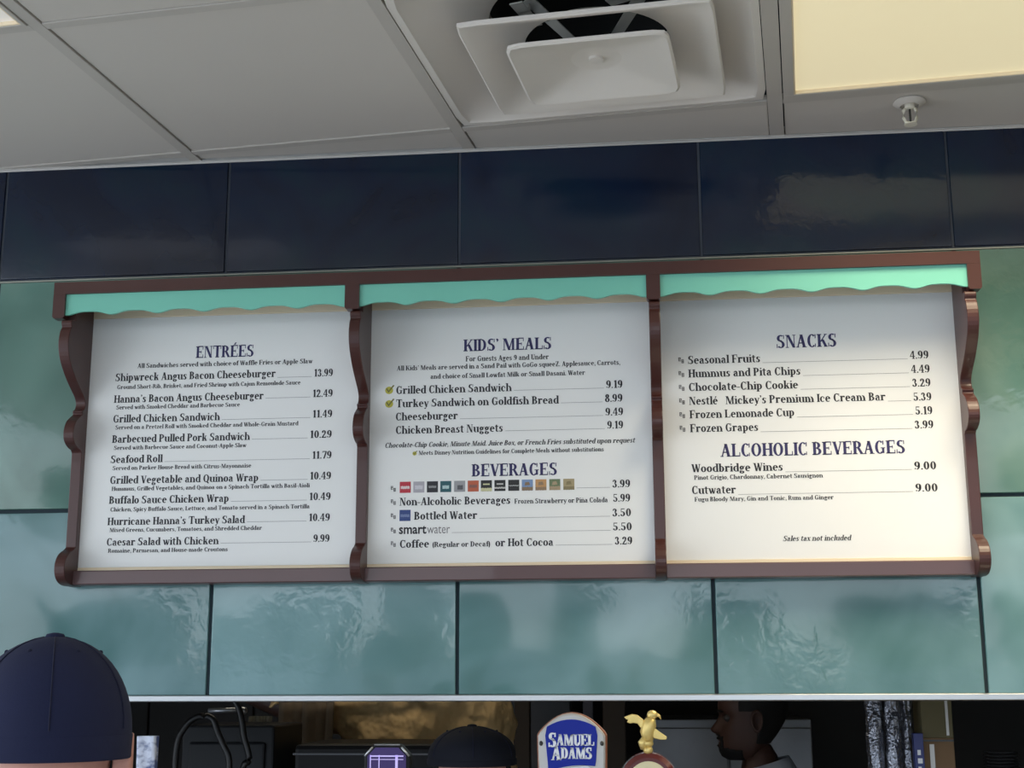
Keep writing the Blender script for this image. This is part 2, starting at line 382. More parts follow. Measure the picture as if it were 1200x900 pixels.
for i in range(len(VS)-1):
    v1 = VS[i][0]; v0 = VS[i+1][1]
    for k in range(len(US)-1):
        u0, u1 = US[k][1], US[k+1][0]
        if (k, i) in LIGHTS or (k, i) == (4, 1): continue
        g = .0022
        dz = random.uniform(0, .0015)
        vv1 = v1
        o = cell('ceiling_panel', M_ceil, u0+g, u1-g*.4, v0+g*.5, v1-g*.5, ZC+.001+dz, ZC+.014, .0015, -.020 if (k, i) == (2, 0) else -.011 if (k, i) == (3, 0) else -.001)   # cut short there: the plenum shows as a dark slit
# angle moulding on the wall under the panels, with two short breaks where the plenum shows
for x0, x1 in ((-2.0, 4.5),):
    MB().box(x0, x1, -.007, -.0005, ZC-.0028, ZC-.0015).box(x0, x1, -.0025, -.0005, ZC-.006, ZC+.02).build('wall_angle', M_angle, ceil)

# ================================================================ CEILING FIXTURES
def fixture(ci, ri, label, lens, span=1, watt=0, col=(1, .86, .62), w=.020):
    u0, u1 = US[ci][1], US[ci+span][0]; v1, v0 = VS[ri][0], VS[ri+1][1]
    cx, cy = uv((u0+u1)/2, (v0+v1)/2); hw, hv = (u1-u0)/2-.002, (v1-v0)/2-.002
    t = thing('ceiling_light', label, 'light', (cx, cy, ZC), rz=TH)
    f = MB()
    for a in ((-hw, hw, -hv, -hv+w), (-hw, hw, hv-w, hv), (-hw, -hw+w, -hv+w, hv-w), (hw-w, hw, -hv+w, hv-w)): f.box(a[0], a[1], a[2], a[3], -.004, .006)
    f.build('frame', M_tbar, t, bevel=.001)
    lip = MB(); q = .003
    a, b = hw-w, hv-w
    for r in ((-a, a, -b, -b+q), (-a, a, b-q, b), (-a, -a+q, -b+q, b-q), (a-q, a, -b+q, b-q)): lip.box(r[0], r[1], r[2], r[3], -.003, .010)
    lip.build('lens_rim', M_cream, t)
    MB().loft([[(-a+q, -b+q, z), (a-q, -b+q, z), (a-q, b-q, z), (-a+q, b-q, z)] for z in (.004, .010)]).build('lens', lens, t)
    MB().box(-hw, hw, -hv, hv, .03, .09).build('housing', M_galv, t)
    if watt:     # the tubes' downward light, spread as a prismatic lens spreads it
        ld = bpy.data.lights.new('tube_light', 'AREA'); ld.shape = 'RECTANGLE'; ld.size = 2*a-.04; ld.size_y = 2*b-.04; ld.energy = watt; ld.color = col; ld.spread = radians(118)
        lo = bpy.data.objects.new('tube_light', ld); COL.objects.link(lo); lo.parent = t; lo.location = (0, 0, -.0005)
    return t
fixture(5, 1, 'bright recessed ceiling light with yellowed lens at top right beside the air diffuser', M_lens, 2, 11)
fixture(6, 3, 'added unseen warm ceiling light with yellowed lens above and behind the viewer', M_lens, 2, 7)  # fixture added out of view to warm and brighten the right side
fixture(2, 2, 'dim recessed ceiling light cut off at the top left corner', M_lens2, w=.007)
fixture(5, 5, 'yellow-lens recessed ceiling light far behind the viewer', M_lens)
fixture(1, 5, 'white-lens recessed ceiling light far behind the viewer', M_lens2)

# air diffuser
u0, u1 = US[4][1], US[5][0]; v1, v0 = VS[1][0], VS[2][1]
cx, cy = uv((u0+u1)/2, (v0+v1)/2)
dif = thing('air_diffuser', 'square white air diffuser in the ceiling with a dropped centre plate', 'air vent', (cx, cy, ZC), rz=TH)
hw, hv = (u1-u0)/2-.0015, (v1-v0)/2-.0015
N = 64
def rsq(cx, cy, a, b, r, z):   # rounded rectangle ring, 64 points, starts at angle 0
    out = []
    for k in range(N):
        t = 2*pi*k/N; c, s = cos(t), sin(t)
        n = 2/(r if r else .05)
        q = (abs(c)**n+abs(s)**n)**(-1/n); out.append((cx+a*q*c, cy+b*q*s, z))
    return out
def circ(cx, cy, r, z): return [(cx+r*cos(2*pi*k/N), cy+r*sin(2*pi*k/N), z) for k in range(N)]
b = MB(); b.loft([rsq(0, 0, hw, hv, .06, .006), rsq(0, 0, hw, hv, .06, 0), rsq(0, 0, hw-.014, hv-.014, .06, -.001), rsq(0, 0, hw-.02, hv-.02, .06, .004), rsq(0, 0, hw*.80, hv*.80, .25, .022), circ(0, 0, .19, .052), circ(0, 0, .178, .060), circ(0, 0, .178, .085)], False, False)
b.build('flange', M_diff, dif, smooth=30)
MB().loft([circ(0, 0, .18, .075), circ(0, 0, .18, .40), circ(0, 0, .01, .402)], False, True).build('duct_neck', M_duct, dif, smooth=30)
# middle cone, at measured place
mu, mv = (1.134+1.566)/2-(u0+u1)/2, (-.486-.108)/2-(v0+v1)/2
ma, mb_ = .216, .190
zc = -.022
b = MB(); b.loft([rsq(mu, mv, ma-.004, mb_-.004, .05, zc+.006), rsq(mu, mv, ma, mb_, .05, zc+.004), rsq(mu, mv, ma, mb_, .05, zc-.002), rsq(mu, mv, ma-.003, mb_-.003, .05, zc-.004), rsq(mu, mv, ma-.016, mb_-.016, .05, zc-.001),
                  rsq(mu, mv, ma*.80, mb_*.80, .22, zc+.014), circ(mu, mv, .136, zc+.030), circ(mu, mv, .130, zc+.033), circ(mu, mv, .130, zc+.036),
                  circ(mu, mv, .134, zc+.036), circ(mu, mv, .138, zc+.033), rsq(mu, mv, ma*.82, mb_*.82, .22, zc+.019), rsq(mu, mv, ma-.008, mb_-.008, .05, zc+.007)], False, False)
b.build('middle_cone', M_diff, dif, smooth=30)
pu, pv = (1.212+1.488)/2-(u0+u1)/2, (-.450-.203)/2-(v0+v1)/2
pa, pb = .139, .123; zp = -.052
b = MB(); b.loft([circ(pu, pv+.010, .052, zp+.033), rsq(pu, pv, pa-.007, pb-.007, .14, zp+.005), rsq(pu, pv, pa, pb, .14, zp+.004), rsq(pu, pv, pa, pb, .14, zp-.001), rsq(pu, pv, pa-.004, pb-.004, .14, zp-.003), rsq(pu, pv, pa-.009, pb-.009, .14, zp-.001),
                  *[[tuple(Vector(p_)*(1-w_)+Vector(q_)*w_) for p_, q_ in zip(rsq(pu, pv, pa-.009, pb-.009, .14, zp-.001), circ(pu, pv+.010, .046, zp+.026))] for w_ in (.25, .5, .75, 1)], circ(pu, pv+.010, .044, zp+.0265), circ(pu, pv+.010, .004, zp+.0265)], False, True)
b.build('centre_plate', M_diff, dif, smooth=25)
MB().lathe([(.004, .0), (.013, .001), (.013, .006), (.009, .008)], 20, (pu, pv+.008, zp+.0205)).build('plate_cap', M_diff, dif, smooth=40)
for a in (50, 130, 230, 310):
    c, s = cos(radians(a)), sin(radians(a))
    MB().add([(mu+r*c-w*s, mv+r*s+w*c, z) for r, z, w in ((.03, zp+.038, .009), (.16, zc+.068, .013)) for w in (-w, w)] +
             [(mu+r*c-w*s, mv+r*s+w*c, z+.002) for r, z, w in ((.03, zp+.038, .009), (.16, zc+.068, .013)) for w in (-w, w)],
             [(0, 1, 3, 2), (4, 6, 7, 5), (0, 2, 6, 4), (1, 5, 7, 3), (0, 4, 5, 1), (2, 3, 7, 6)]).build('strap', M_galv, dif)
    MB().lathe([(.001, 0), (.0055, 0), (.0055, .004), (.001, .005)], 10, (mu+.115*c, mv+.115*s, zc+.045)).build('strap_screw', M_dark, dif)
    rr = .185
    MB().box(-.012, .012, -.002, .09, 0, .003).box(-.012, .012, .03, .036, 0, .02).build('bracket', M_galv, dif, (pu*.0+mu+rr*c, mv+rr*s, .030), bevel=.001).rotation_euler = (0, 0, radians(a)+pi/2+.5)

# sprinkler head
sx, sy = uv(1.909, .054)
spk = thing('sprinkler_head', 'small painted pendent fire sprinkler head in the ceiling below the light', 'sprinkler', (sx, sy, ZC-.002))
MB().lathe([(.004, .004), (.030, .002), (.031, -.001), (.026, -.005), (.018, -.008), (.0165, -.004), (.004, -.003)], 32).build('escutcheon', M_ceil, spk, smooth=40)
MB().lathe([(.002, 0), (.010, 0), (.010, -.012), (.007, -.014), (.002, -.014)], 16).build('body', M_brass, spk, smooth=40)
fr = MB(); arc = [(-.0095, -.012), (-.0125, -.018), (-.0125, -.032), (-.009, -.040), (0, -.043), (.009, -.040), (.0125, -.032), (.0125, -.018), (.0095, -.012)]
fr.tube([(x, 0, z) for x, z in arc], .0033, 8).build('frame', M_brass, spk, smooth=True)
MB().lathe([(.001, -.013), (.0022, -.014), (.0022, -.038), (.001, -.040)], 8).build('glass_bulb', M_dark, spk, smooth=True)
df = MB().lathe([(.001, -.0435), (.012, -.044), (.0125, -.046), (.001, -.0465)], 16)
df.build('deflector', M_brass, spk, smooth=40)

# ================================================================ MENU BOARD
mbd = thing('menu_board', 'long brown framed triple menu board with aqua scalloped valances and scroll brackets', 'menu', (1.102, 0, 1.943))
OX = Vector((-1.102, 0, -1.943))
def mpart(b, name, m, parent=None, **k):
    o = b.build(name, m, parent or mbd, **k)
    if parent is None: o.location = OX
    return o
XL, XR = .186, 2.018; ZT, ZH = 2.549, 2.477
BR = [.206, .801, 1.390, 1.985]; BT = .0215
b = MB(); b.box(XL, XR, -.130, -.108, 2.524, ZT)
mpart(b, 'header_rail', M_brown)
mpart(MB().box(XL+.003, XR-.003, -.108, -.001, 2.535, 2.547), 'header_top', M_brown)
OPEN = [(.211, .790), (.819, 1.386), (1.413, 1.993)]
for x0, x1 in ((XL, .211), (.790, .819), (1.386, 1.413), (1.993, XR)):
    mpart(MB().prism([(x0, 2.5238), (x1, 2.5238), (x1, ZH), (x1-.003, ZH-.0035), (x0+.003, ZH-.0035), (x0, ZH)], -.130, -.108, 'y'), 'header_stile', M_brown)
prof = [(.108, 2.472), (.126, 2.470), (.129, 2.462), (.1255, 2.455), (.132, 2.446), (.137, 2.425), (.133, 2.402), (.118, 2.380), (.092, 2.357), (.063, 2.338), (.044, 2.326), (.036, 2.314), (.040, 2.302), (.050, 2.297), (.047, 2.290),
        (.056, 2.284), (.074, 2.272), (.084, 2.256), (.086, 2.240), (.078, 2.227), (.062, 2.219), (.046, 2.216), (.040, 2.211), (.0395, 2.018), (.050, 2.012), (.066, 2.005), (.080, 1.993), (.087, 1.976), (.082, 1.958), (.066, 1.946), (.045, 1.9415), (.020, 1.9415)]
def catmull(pts, n=3):
    out = []
    for i in range(len(pts)-1):
        p0, p1, p2, p3 = pts[max(i-1, 0)], pts[i], pts[i+1], pts[min(i+2, len(pts)-1)]
        for k in range(n):
            t = k/n
            out.append(tuple(.5*(2*b+(c-a)*t+(2*a-5*b+4*c-d)*t*t+(3*b-a-3*c+d)*t**3) for a, b, c, d in zip(p0, p1, p2, p3)))
    return out+[pts[-1]]
pf = [(-y, z) for y, z in catmull(prof[:22])] + [(-y, z) for y, z in catmull(prof[22:24], 1)] + [(-y, z) for y, z in catmull(prof[24:])]
poly = [(-.001, 2.534), (-.107, 2.534)] + pf + [(-.001, 1.9415)]
for x in BR:
    o = mpart(MB().prism(poly, x, x+BT, 'x'), 'bracket', M_brown, bevel=.0014)
    # thin inner cheek that lines the panel opening
for (x0, x1) in OPEN:
    n = 96; w = x1-x0; bot = []
    for i in range(n+1):
        t = i/n; ph = cos(2*pi*6*t)
        bot.append((x0+w*t, 2.4848-.0036*ph-.0009*cos(4*pi*6*t)))
    b = MB(); rings = []
    for (x, z) in bot: rings.append([(x, -.124, 2.5245), (x, -.118, 2.5245), (x, -.118, z), (x, -.124, z)])
    mpart(b.loft(rings), 'valance', M_aqua)
panels = []
PX = [(.2275, .8015), (.8225, 1.3900), (1.4115, 1.9850)]
for i, (x0, x1) in enumerate(PX):
    pn = mpart(MB().box(x0, x1, -.0225, -.004, 1.979, 2.4985), 'menu_panel', M_panel); panels.append(pn)
    mpart(MB().box(x0, x1, -.0245, -.004, 2.499, 2.534), 'top_retainer', M_cream, bevel=.0008)
    mpart(MB().box(x0, x1, -.0250, -.004, 1.9715, 1.9785), 'bottom_retainer', M_cream, bevel=.0008)
    e = .003
    mpart(MB().prism([(-.001, 1.971), (-.044, 1.971), (-.046, 1.969), (-.046, 1.945), (-.044, 1.943), (-.001, 1.943)], x0+.0005, x1-.0005, 'x'), 'bottom_rail', M_rail)

TEXTS=[
 (0, 'head', 'ENTRÉES', 0.4527, 0.5767, 2.4084, 0.0248),
 (0, 'note', 'All Sandwiches served with choice of Waffle Fries or Apple Slaw', 0.3288, 0.7011, 2.3905, 0.0097),
 (0, 'item', 'Shipwreck Angus Bacon Cheeseburger', 0.2823, 0.6241, 2.3637, 0.016),
 (0, 'price', '13.99', 0.704, 0.7444, 2.362, 0.0158),
 (0, 'desc', 'Ground Short-Rib, Brisket, and Fried Shrimp with Cajun Remoulade Sauce', 0.2873, 0.6771, 2.3466, 0.0087),
 (0, 'item', "Hanna's Bacon Angus Cheeseburger", 0.2822, 0.6004, 2.3178, 0.0159),
 (0, 'price', '12.49', 0.7023, 0.745, 2.3192, 0.0157),
 (0, 'desc', 'Served with Smoked Cheddar and Barbecue Sauce', 0.2879, 0.5512, 2.3037, 0.0087),
 (0, 'item', 'Grilled Chicken Sandwich', 0.2828, 0.5101, 2.2761, 0.0158),
 (0, 'price', '11.49', 0.7035, 0.7451, 2.2766, 0.0156),
 (0, 'desc', 'Served on a Pretzel Roll with Smoked Cheddar and Whole-Grain Mustard', 0.2885, 0.675, 2.2616, 0.0086),
 (0, 'item', 'Barbecued Pulled Pork Sandwich', 0.2834, 0.5749, 2.2337, 0.0157),
 (0, 'price', '10.29', 0.6991, 0.7452, 2.2345, 0.0155),
 (0, 'desc', 'Served with Barbecue Sauce and Coconut-Apple Slaw', 0.2882, 0.5683, 2.2189, 0.0085),
 (0, 'item', 'Seafood Roll', 0.2826, 0.3932, 2.1916, 0.0156),
 (0, 'price', '11.79', 0.705, 0.7458, 2.1919, 0.0154),
 (0, 'desc', 'Served on Parker House Bread with Citrus-Mayonnaise', 0.2879, 0.5799, 2.1768, 0.0085),
 (0, 'item', 'Grilled Vegetable and Quinoa Wrap', 0.2838, 0.5961, 2.1487, 0.0155),
 (0, 'price', '10.49', 0.7015, 0.7459, 2.1498, 0.0153),
 (0, 'desc', 'Hummus, Grilled Vegetables, and Quinoa on a Spinach Tortilla with Basil-Aioli', 0.2886, 0.7022, 2.1341, 0.0084),
 (0, 'item', 'Buffalo Sauce Chicken Wrap', 0.2844, 0.5363, 2.1076, 0.0154),
 (0, 'price', '10.49', 0.7013, 0.7461, 2.1079, 0.0152),
 (0, 'desc', 'Chicken, Spicy Buffalo Sauce, Lettuce, and Tomato served in a Spinach Tortilla', 0.2883, 0.7034, 2.0917, 0.0084),
 (0, 'item', "Hurricane Hanna's Turkey Salad", 0.2838, 0.571, 2.064, 0.0153),
 (0, 'price', '10.49', 0.7016, 0.7457, 2.0658, 0.0151),
 (0, 'desc', 'Mixed Greens, Cucumbers, Tomatoes, and Shredded Cheddar', 0.2894, 0.6067, 2.05, 0.0083),
 (0, 'item', 'Caesar Salad with Chicken', 0.2844, 0.5187, 2.0224, 0.0152),
 (0, 'price', '9.99', 0.7121, 0.7459, 2.0239, 0.015),
 (0, 'desc', 'Romaine, Parmesan, and House-made Croutons', 0.2887, 0.5381, 2.0081, 0.0083),
 (1, 'head', 'KIDS’ MEALS', 1.0128, 1.1933, 2.4063, 0.0246),
 (1, 'note', 'For Guests Ages 9 and Under', 1.0177, 1.187, 2.3852, 0.0108),
 (1, 'note', 'All Kids’ Meals are served in a Sand Pail with GoGo squeeZ. Applesauce, Carrots,', 0.8765, 1.3302, 2.37, 0.0098),
 (1, 'note', 'and choice of Small Lowfat Milk or Small Dasani. Water', 0.9458, 1.2596, 2.351, 0.0098),
 (1, 'item', 'Grilled Chicken Sandwich', 0.8753, 1.1117, 2.3213, 0.0161),
 (1, 'price', '9.19', 1.3006, 1.3342, 2.3223, 0.0158),
 (1, 'item', 'Turkey Sandwich on Goldfish Bread', 0.8757, 1.2063, 2.2936, 0.016),
 (1, 'price', '8.99', 1.2977, 1.3336, 2.2942, 0.0158),
 (1, 'item', 'Cheeseburger', 0.8752, 1.0025, 2.2666, 0.0159),
 (1, 'price', '9.49', 1.2982, 1.3344, 2.2666, 0.0157),
 (1, 'item', 'Chicken Breast Nuggets', 0.8756, 1.094, 2.2391, 0.0159),
 (1, 'price', '9.19', 1.3014, 1.3339, 2.24, 0.0156),
 (1, 'ital', 'Chocolate-Chip Cookie, Minute Maid. Juice Box, or French Fries substituted upon request', 0.854, 1.3557, 2.2113, 0.0101),
 (1, 'desc', 'Meets Disney Nutrition Guidelines for Complete Meals without substitutions', 0.9235, 1.2944, 2.1951, 0.0086),
 (1, 'tick', '', 0.8497, 0.8729, 2.3205, 0.0234),
 (1, 'tick', '', 0.8502, 0.8734, 2.2923, 0.0233),
 (1, 'tick', '', 0.9092, 0.9211, 2.1939, 0.0114),
 (1, 'head', 'BEVERAGES', 1.0304, 1.202, 2.1497, 0.0245),
 (1, 'logo', '0', 0.886, 0.9083, 2.1194, 0.0217),
 (1, 'logo', '1', 0.9135, 0.9357, 2.1194, 0.0217),
 (1, 'logo', '2', 0.9409, 0.9631, 2.1194, 0.0217),
 (1, 'logo', '3', 0.9679, 0.99, 2.1195, 0.0216),
 (1, 'logo', '4', 0.9957, 1.0178, 2.1195, 0.0216),
 (1, 'logo', '5', 1.023, 1.045, 2.1195, 0.0216),
 (1, 'logo', '6', 1.0493, 1.0713, 2.1196, 0.0216),
 (1, 'logo', '7', 1.0764, 1.0984, 2.1196, 0.0216),
 (1, 'logo', '8', 1.104, 1.126, 2.1196, 0.0215),
 (1, 'logo', '9', 1.1311, 1.153, 2.1196, 0.0215),
 (1, 'logo', '10', 1.1581, 1.1799, 2.1197, 0.0215),
 (1, 'logo', '11', 1.1855, 1.2073, 2.1197, 0.0215),
 (1, 'logo', '12', 1.2133, 1.2351, 2.1197, 0.0214),
 (1, 'price', '3.99', 1.3094, 1.3452, 2.1225, 0.0153),
 (1, 'item', 'Non-Alcoholic Beverages', 0.8858, 1.1086, 2.094, 0.0155),
 (1, 'price', '5.99', 1.3102, 1.3446, 2.0943, 0.0153),
 (1, 'desc', 'Frozen Strawberry or Piña Colada', 1.1161, 1.3005, 2.0939, 0.0098),
 (1, 'logo', '13', 0.8863, 0.9085, 2.0631, 0.0215),
 (1, 'item', 'Bottled Water', 0.9155, 1.0423, 2.0654, 0.0154),
 (1, 'price', '3.50', 1.3083, 1.3458, 2.0657, 0.0152),
 (1, 'sansb', 'smart', 0.8857, 0.9408, 2.0379, 0.014),
 (1, 'sansl', 'water', 0.9422, 0.9877, 2.0376, 0.0139),
 (1, 'price', '5.50', 1.3087, 1.3466, 2.0382, 0.0151),
 (1, 'item', 'Coffee', 0.8871, 0.9467, 2.0101, 0.0153),
 (1, 'desc', '(Regular or Decaf)', 0.9523, 1.0689, 2.0106, 0.0102),
 (1, 'item', 'or Hot Cocoa', 1.0778, 1.1928, 2.0103, 0.0152),
 (1, 'price', '3.29', 1.3119, 1.3469, 2.0107, 0.0151),
 (1, 'sym', '', 0.8674, 0.8783, 2.1225, 0.0113),
 (1, 'sym', '', 0.8678, 0.8787, 2.0957, 0.0113),
 (1, 'sym', '', 0.8682, 0.8791, 2.0676, 0.0112),
 (1, 'sym', '', 0.8687, 0.8796, 2.0391, 0.0112),
 (1, 'sym', '', 0.8691, 0.88, 2.0122, 0.0111),
 (2, 'head', 'SNACKS', 1.6392, 1.7575, 2.3948, 0.0262),
 (2, 'item', 'Seasonal Fruits', 1.4643, 1.6071, 2.3673, 0.0163),
 (2, 'price', '4.99', 1.8955, 1.9323, 2.3654, 0.016),
 (2, 'item', 'Hummus and Pita Chips', 1.4644, 1.6844, 2.3397, 0.0162),
 (2, 'price', '4.49', 1.896, 1.9327, 2.3372, 0.016),
 (2, 'item', 'Chocolate-Chip Cookie', 1.4641, 1.6784, 2.3122, 0.0162),
 (2, 'price', '3.29', 1.8965, 1.9323, 2.3097, 0.0159),
 (2, 'item', 'Nestlé', 1.4642, 1.5209, 2.2843, 0.0161),
 (2, 'price', '5.39', 1.897, 1.9322, 2.2818, 0.0158),
 (2, 'item', 'Mickey’s Premium Ice Cream Bar', 1.5356, 1.8447, 2.284, 0.0161),
 (2, 'item', 'Frozen Lemonade Cup', 1.4643, 1.6688, 2.2571, 0.016),
 (2, 'price', '5.19', 1.8989, 1.9322, 2.2544, 0.0158),
 (2, 'item', 'Frozen Grapes', 1.4644, 1.5977, 2.2294, 0.016),
 (2, 'price', '3.99', 1.8958, 1.9322, 2.2268, 0.0157),
 (2, 'sym', '', 1.4453, 1.4572, 2.3693, 0.0119),
 (2, 'sym', '', 1.445, 1.4569, 2.3412, 0.0118),
 (2, 'sym', '', 1.4448, 1.4567, 2.3132, 0.0118),
 (2, 'sym', '', 1.4445, 1.4564, 2.2858, 0.0117),
 (2, 'sym', '', 1.4443, 1.4561, 2.258, 0.0117),
 (2, 'sym', '', 1.4441, 1.4559, 2.2309, 0.0116),
 (2, 'head', 'ALCOHOLIC BEVERAGES', 1.5224, 1.8763, 2.1792, 0.0254),
 (2, 'item', 'Woodbridge Wines', 1.4647, 1.6417, 2.1498, 0.0158),
 (2, 'price', '9.00', 1.8897, 1.9323, 2.1467, 0.0155),
 (2, 'desc', 'Pinot Grigio, Chardonnay, Cabernet Sauvignon', 1.4694, 1.717, 2.1349, 0.0086),
 (2, 'item', 'Cutwater', 1.4639, 1.5496, 2.107, 0.0157),
 (2, 'price', '9.00', 1.8892, 1.9321, 2.1041, 0.0154),
 (2, 'desc', 'Fugu Bloody Mary, Gin and Tonic, Rum and Ginger', 1.469, 1.735, 2.0922, 0.0085),
 (2, 'ital', 'Sales tax not included', 1.6348, 1.7632, 2.0128, 0.0102),
]

YT = -.0229
KIND = {'head': ('heading_text', M_navyink), 'item': ('item_text', M_ink), 'price': ('price_text', M_ink), 'desc': ('description_text', M_ink), 'note': ('note_text', M_ink), 'ital': ('note_text', M_ink), 'sansb': ('item_text', M_ink), 'sansl': ('item_text', M_grayink)}
LOGO = [((.50, .03, .05), (.75, .6, .6)), ((.42, .40, .44), (.62, .6, .64)), ((.02, .02, .025), (.25, .25, .25)), ((.02, .10, .12), (.45, .6, .6)), ((.33, .33, .34), (.10, .10, .11)), ((.50, .11, .05), (.25, .10, .08)), ((.02, .02, .02), (.62, .60, .35)), ((.02, .02, .02), (.55, .53, .50)),
        ((.02, .02, .02), (.35, .35, .35)), ((.20, .30, .50), (.25, .17, .10)), ((.55, .30, .12), (.30, .20, .12)), ((.15, .20, .10), (.40, .30, .18)), ((.40, .32, .17), (.25, .20, .10)), ((.03, .06, .22), (.15, .20, .38))]
M_tick = mat('yellow green ink', (.55, .50, .06), .5)
rows = {}
for (pi_, kind, s, x0, x1, z, h) in TEXTS:
    pn = panels[pi_]
    if kind in KIND:
        nm, m = KIND[kind]
        if kind == 'price': rows[(pi_, round(z, 2))] = None
        if kind in ('sansb', 'sansl'): o = sans(nm, s, x0, x1, z, .0195 if kind == 'sansb' else .0195, m, YT, pn, .022 if kind == 'sansb' else -.004)
        else: o = lettering(nm, s, x0, x1, z, h, m, YT, pn, .22 if kind == 'ital' else 0)
    elif kind == 'logo':
        k = int(s); c1, c2 = LOGO[k]; w = x1-x0
        ma_ = mat('label print', c1, .5, var=.05); mb2 = mat('label print accent', c2, .5, var=.1, scale=300)
        o = MB().box(x0, x0+w, YT+.0001, YT+.0004, z, z+w).build('drink_label', ma_, pn)
        bands = {0: (.35, .6, .1, .9), 1: (.3, .65, .15, .85), 2: (.4, .6, .15, .85), 3: (.3, .6, .2, .8), 4: (.2, .6, .3, .8), 5: (.35, .62, .15, .85), 6: (.0, .3, 0, 1), 7: (.22, .36, 0, 1), 8: (.42, .52, .05, .95), 9: (0, .33, 0, 1), 10: (0, .3, 0, 1), 11: (0, .35, 0, 1), 12: (0, .3, 0, 1), 13: (.35, .6, .1, .9)}[k]
        n = 6; b = MB()
        for j in range(n):     # a wavy band
            xa, xb = x0+w*(bands[2]+(bands[3]-bands[2])*j/n), x0+w*(bands[2]+(bands[3]-bands[2])*(j+1)/n)
            d = .03*w*sin(j*1.7+k)
            b.add([(xa, YT-.0001, z+w*bands[0]+d), (xb, YT-.0001, z+w*bands[0]-d), (xb, YT-.0001, z+w*bands[1]-d), (xa, YT-.0001, z+w*bands[1]+d)], [(0, 1, 2, 3)])
        b.build('label_band', mb2, pn, fix=False)
        if k in (6, 7): MB().add([(x0+w*.2, YT-.0001, z+w*.58), (x0+w*.8, YT-.0001, z+w*.58), (x0+w*.8, YT-.0001, z+w*.70), (x0+w*.2, YT-.0001, z+w*.70)], [(0, 1, 2, 3)]).build('label_band', mb2, pn, fix=False)
        if k in (9, 10, 11, 12): MB().add([(x0+w*.25, YT-.0001, z+w*.45), (x0+w*.75, YT-.0001, z+w*.5), (x0+w*.65, YT-.0001, z+w*.8), (x0+w*.3, YT-.0001, z+w*.75)], [(0, 1, 2, 3)]).build('label_band', mb2, pn, fix=False)
    elif kind == 'tick':   # a plain yellow-green tick on a dot
        w = x1-x0; h2 = w*.55; b = MB()
        b.add([(x0+w*.5+w*.36*cos(2*pi*j/12), YT, z+w*.38+w*.34*sin(2*pi*j/12)) for j in range(12)], [tuple(range(12))])
        b.build('tick_disc', M_tick, pn, fix=False)
        c = MB(); Y2 = YT-.0003
        c.add([(x0+w*.22, Y2, z+w*.50), (x0+w*.34, Y2, z+w*.60), (x0+w*.45, Y2, z+w*.35), (x0+w*.45, Y2, z+w*.15)], [(0, 1, 2, 3)])
        c.add([(x0+w*.45, Y2, z+w*.15), (x0+w*.45, Y2, z+w*.35), (x0+w*.85, Y2, z+w*.85), (x0+w*.98, Y2, z+w*.80)], [(0, 1, 2, 3)])
        c.build('tick_stroke', mat('olive ink', (.20, .19, .04), .5), pn, fix=False)
    elif kind == 'sym':    # tiny grey two-stroke price-plan mark
        w = x1-x0; b = MB()
        for (a, c, d, e) in ((.05, .35, .45, 1.0), (.55, .0, .95, .65)):
            xa, za, xb, zb = x0+a*w, z+c*w, x0+d*w, z+e*w; t = .13*w
            for q in ((xa, zb-t, xb, zb), (xa, (za+zb)/2-t/2, xb, (za+zb)/2+t/2), (xa, za, xb, za+t), (xa, za, xa+t, zb), (xb-t, za+(0 if a > .5 else .3*w), xb, zb)):
                b.add([(q[0], YT, q[1]), (q[2], YT, q[1]), (q[2], YT, q[3]), (q[0], YT, q[3])], [(0, 1, 2, 3)])
        b.build('plan_mark', M_grayink, pn, fix=False)
# leader rules from each item to its price
prices = [t for t in TEXTS if t[1] == 'price']
for t in prices:
    xs = [q[4] for q in TEXTS if q[0] == t[0] and q[1] != 'price' and abs(q[5]-t[5]) < .007 and q[4] < t[3]]
    if not xs or t[2] == '5.99': continue
    a, c = max(xs)+.004, t[3]-.004
    zz = t[5]+.0005
    MB().add([(a, YT, zz-.0003), (c, YT, zz-.0003), (c, YT, zz+.0003), (a, YT, zz+.0003)], [(0, 1, 2, 3)]).build('leader_line', M_line, panels[t[0]], fix=False)

# ================================================================ FLOORS, KITCHEN SHELL, PATIO
struct(box('floor', mat('quarry tile floor', (.44, .37, .30), .5, var=.08), -2.0, 4.5, -5.2, 3.2, -.05, 0))
struct(box('ground', mat('pale patio concrete', (.42, .40, .37), .9, var=.06, scale=2), -12, 14, -22, -5.2, -.06, -.01))
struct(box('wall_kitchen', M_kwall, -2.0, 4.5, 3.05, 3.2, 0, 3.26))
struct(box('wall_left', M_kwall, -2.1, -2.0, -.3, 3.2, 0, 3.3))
struct(box('wall_right', mat('painted side wall', (.40, .38, .34), .7), 4.5, 4.6, -5.2, 3.2, 0, 3.3))
struct(box('wall_below', mat('counter front panel', (.10, .17, .16), .5), -2.0, 4.5, -.03, .02, 0, .95))
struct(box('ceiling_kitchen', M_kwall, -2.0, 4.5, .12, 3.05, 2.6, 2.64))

# unseen dark blocks behind the viewer, added for contrast in the tile reflections
M_far = mat('reflection block paint', (.10, .11, .09), .9, var=.2)
for k_, (x0, x1, y, hh) in enumerate(((-11, -3.2, -20, 3.2), (-1.2, 1.4, -19, 3.6), (4.2, 13, -20, 3.0))):
    struct(box('reflection_block', M_far, x0, x1, y-.6, y, -.01, hh))

# serving counter in front of the opening, with the tap tower on it
ct = thing('serving_counter', 'steel topped serving counter below the opening under the menu', 'counter', (1.2, -.45, 0))
MB().box(-3.1, 3.2, -.42, .42, .95, .99).build('worktop', M_steel, ct, bevel=.005)
MB().box(-3.05, 3.15, -.36, .36, 0, .95).build('base', M_cab, ct, bevel=.003)

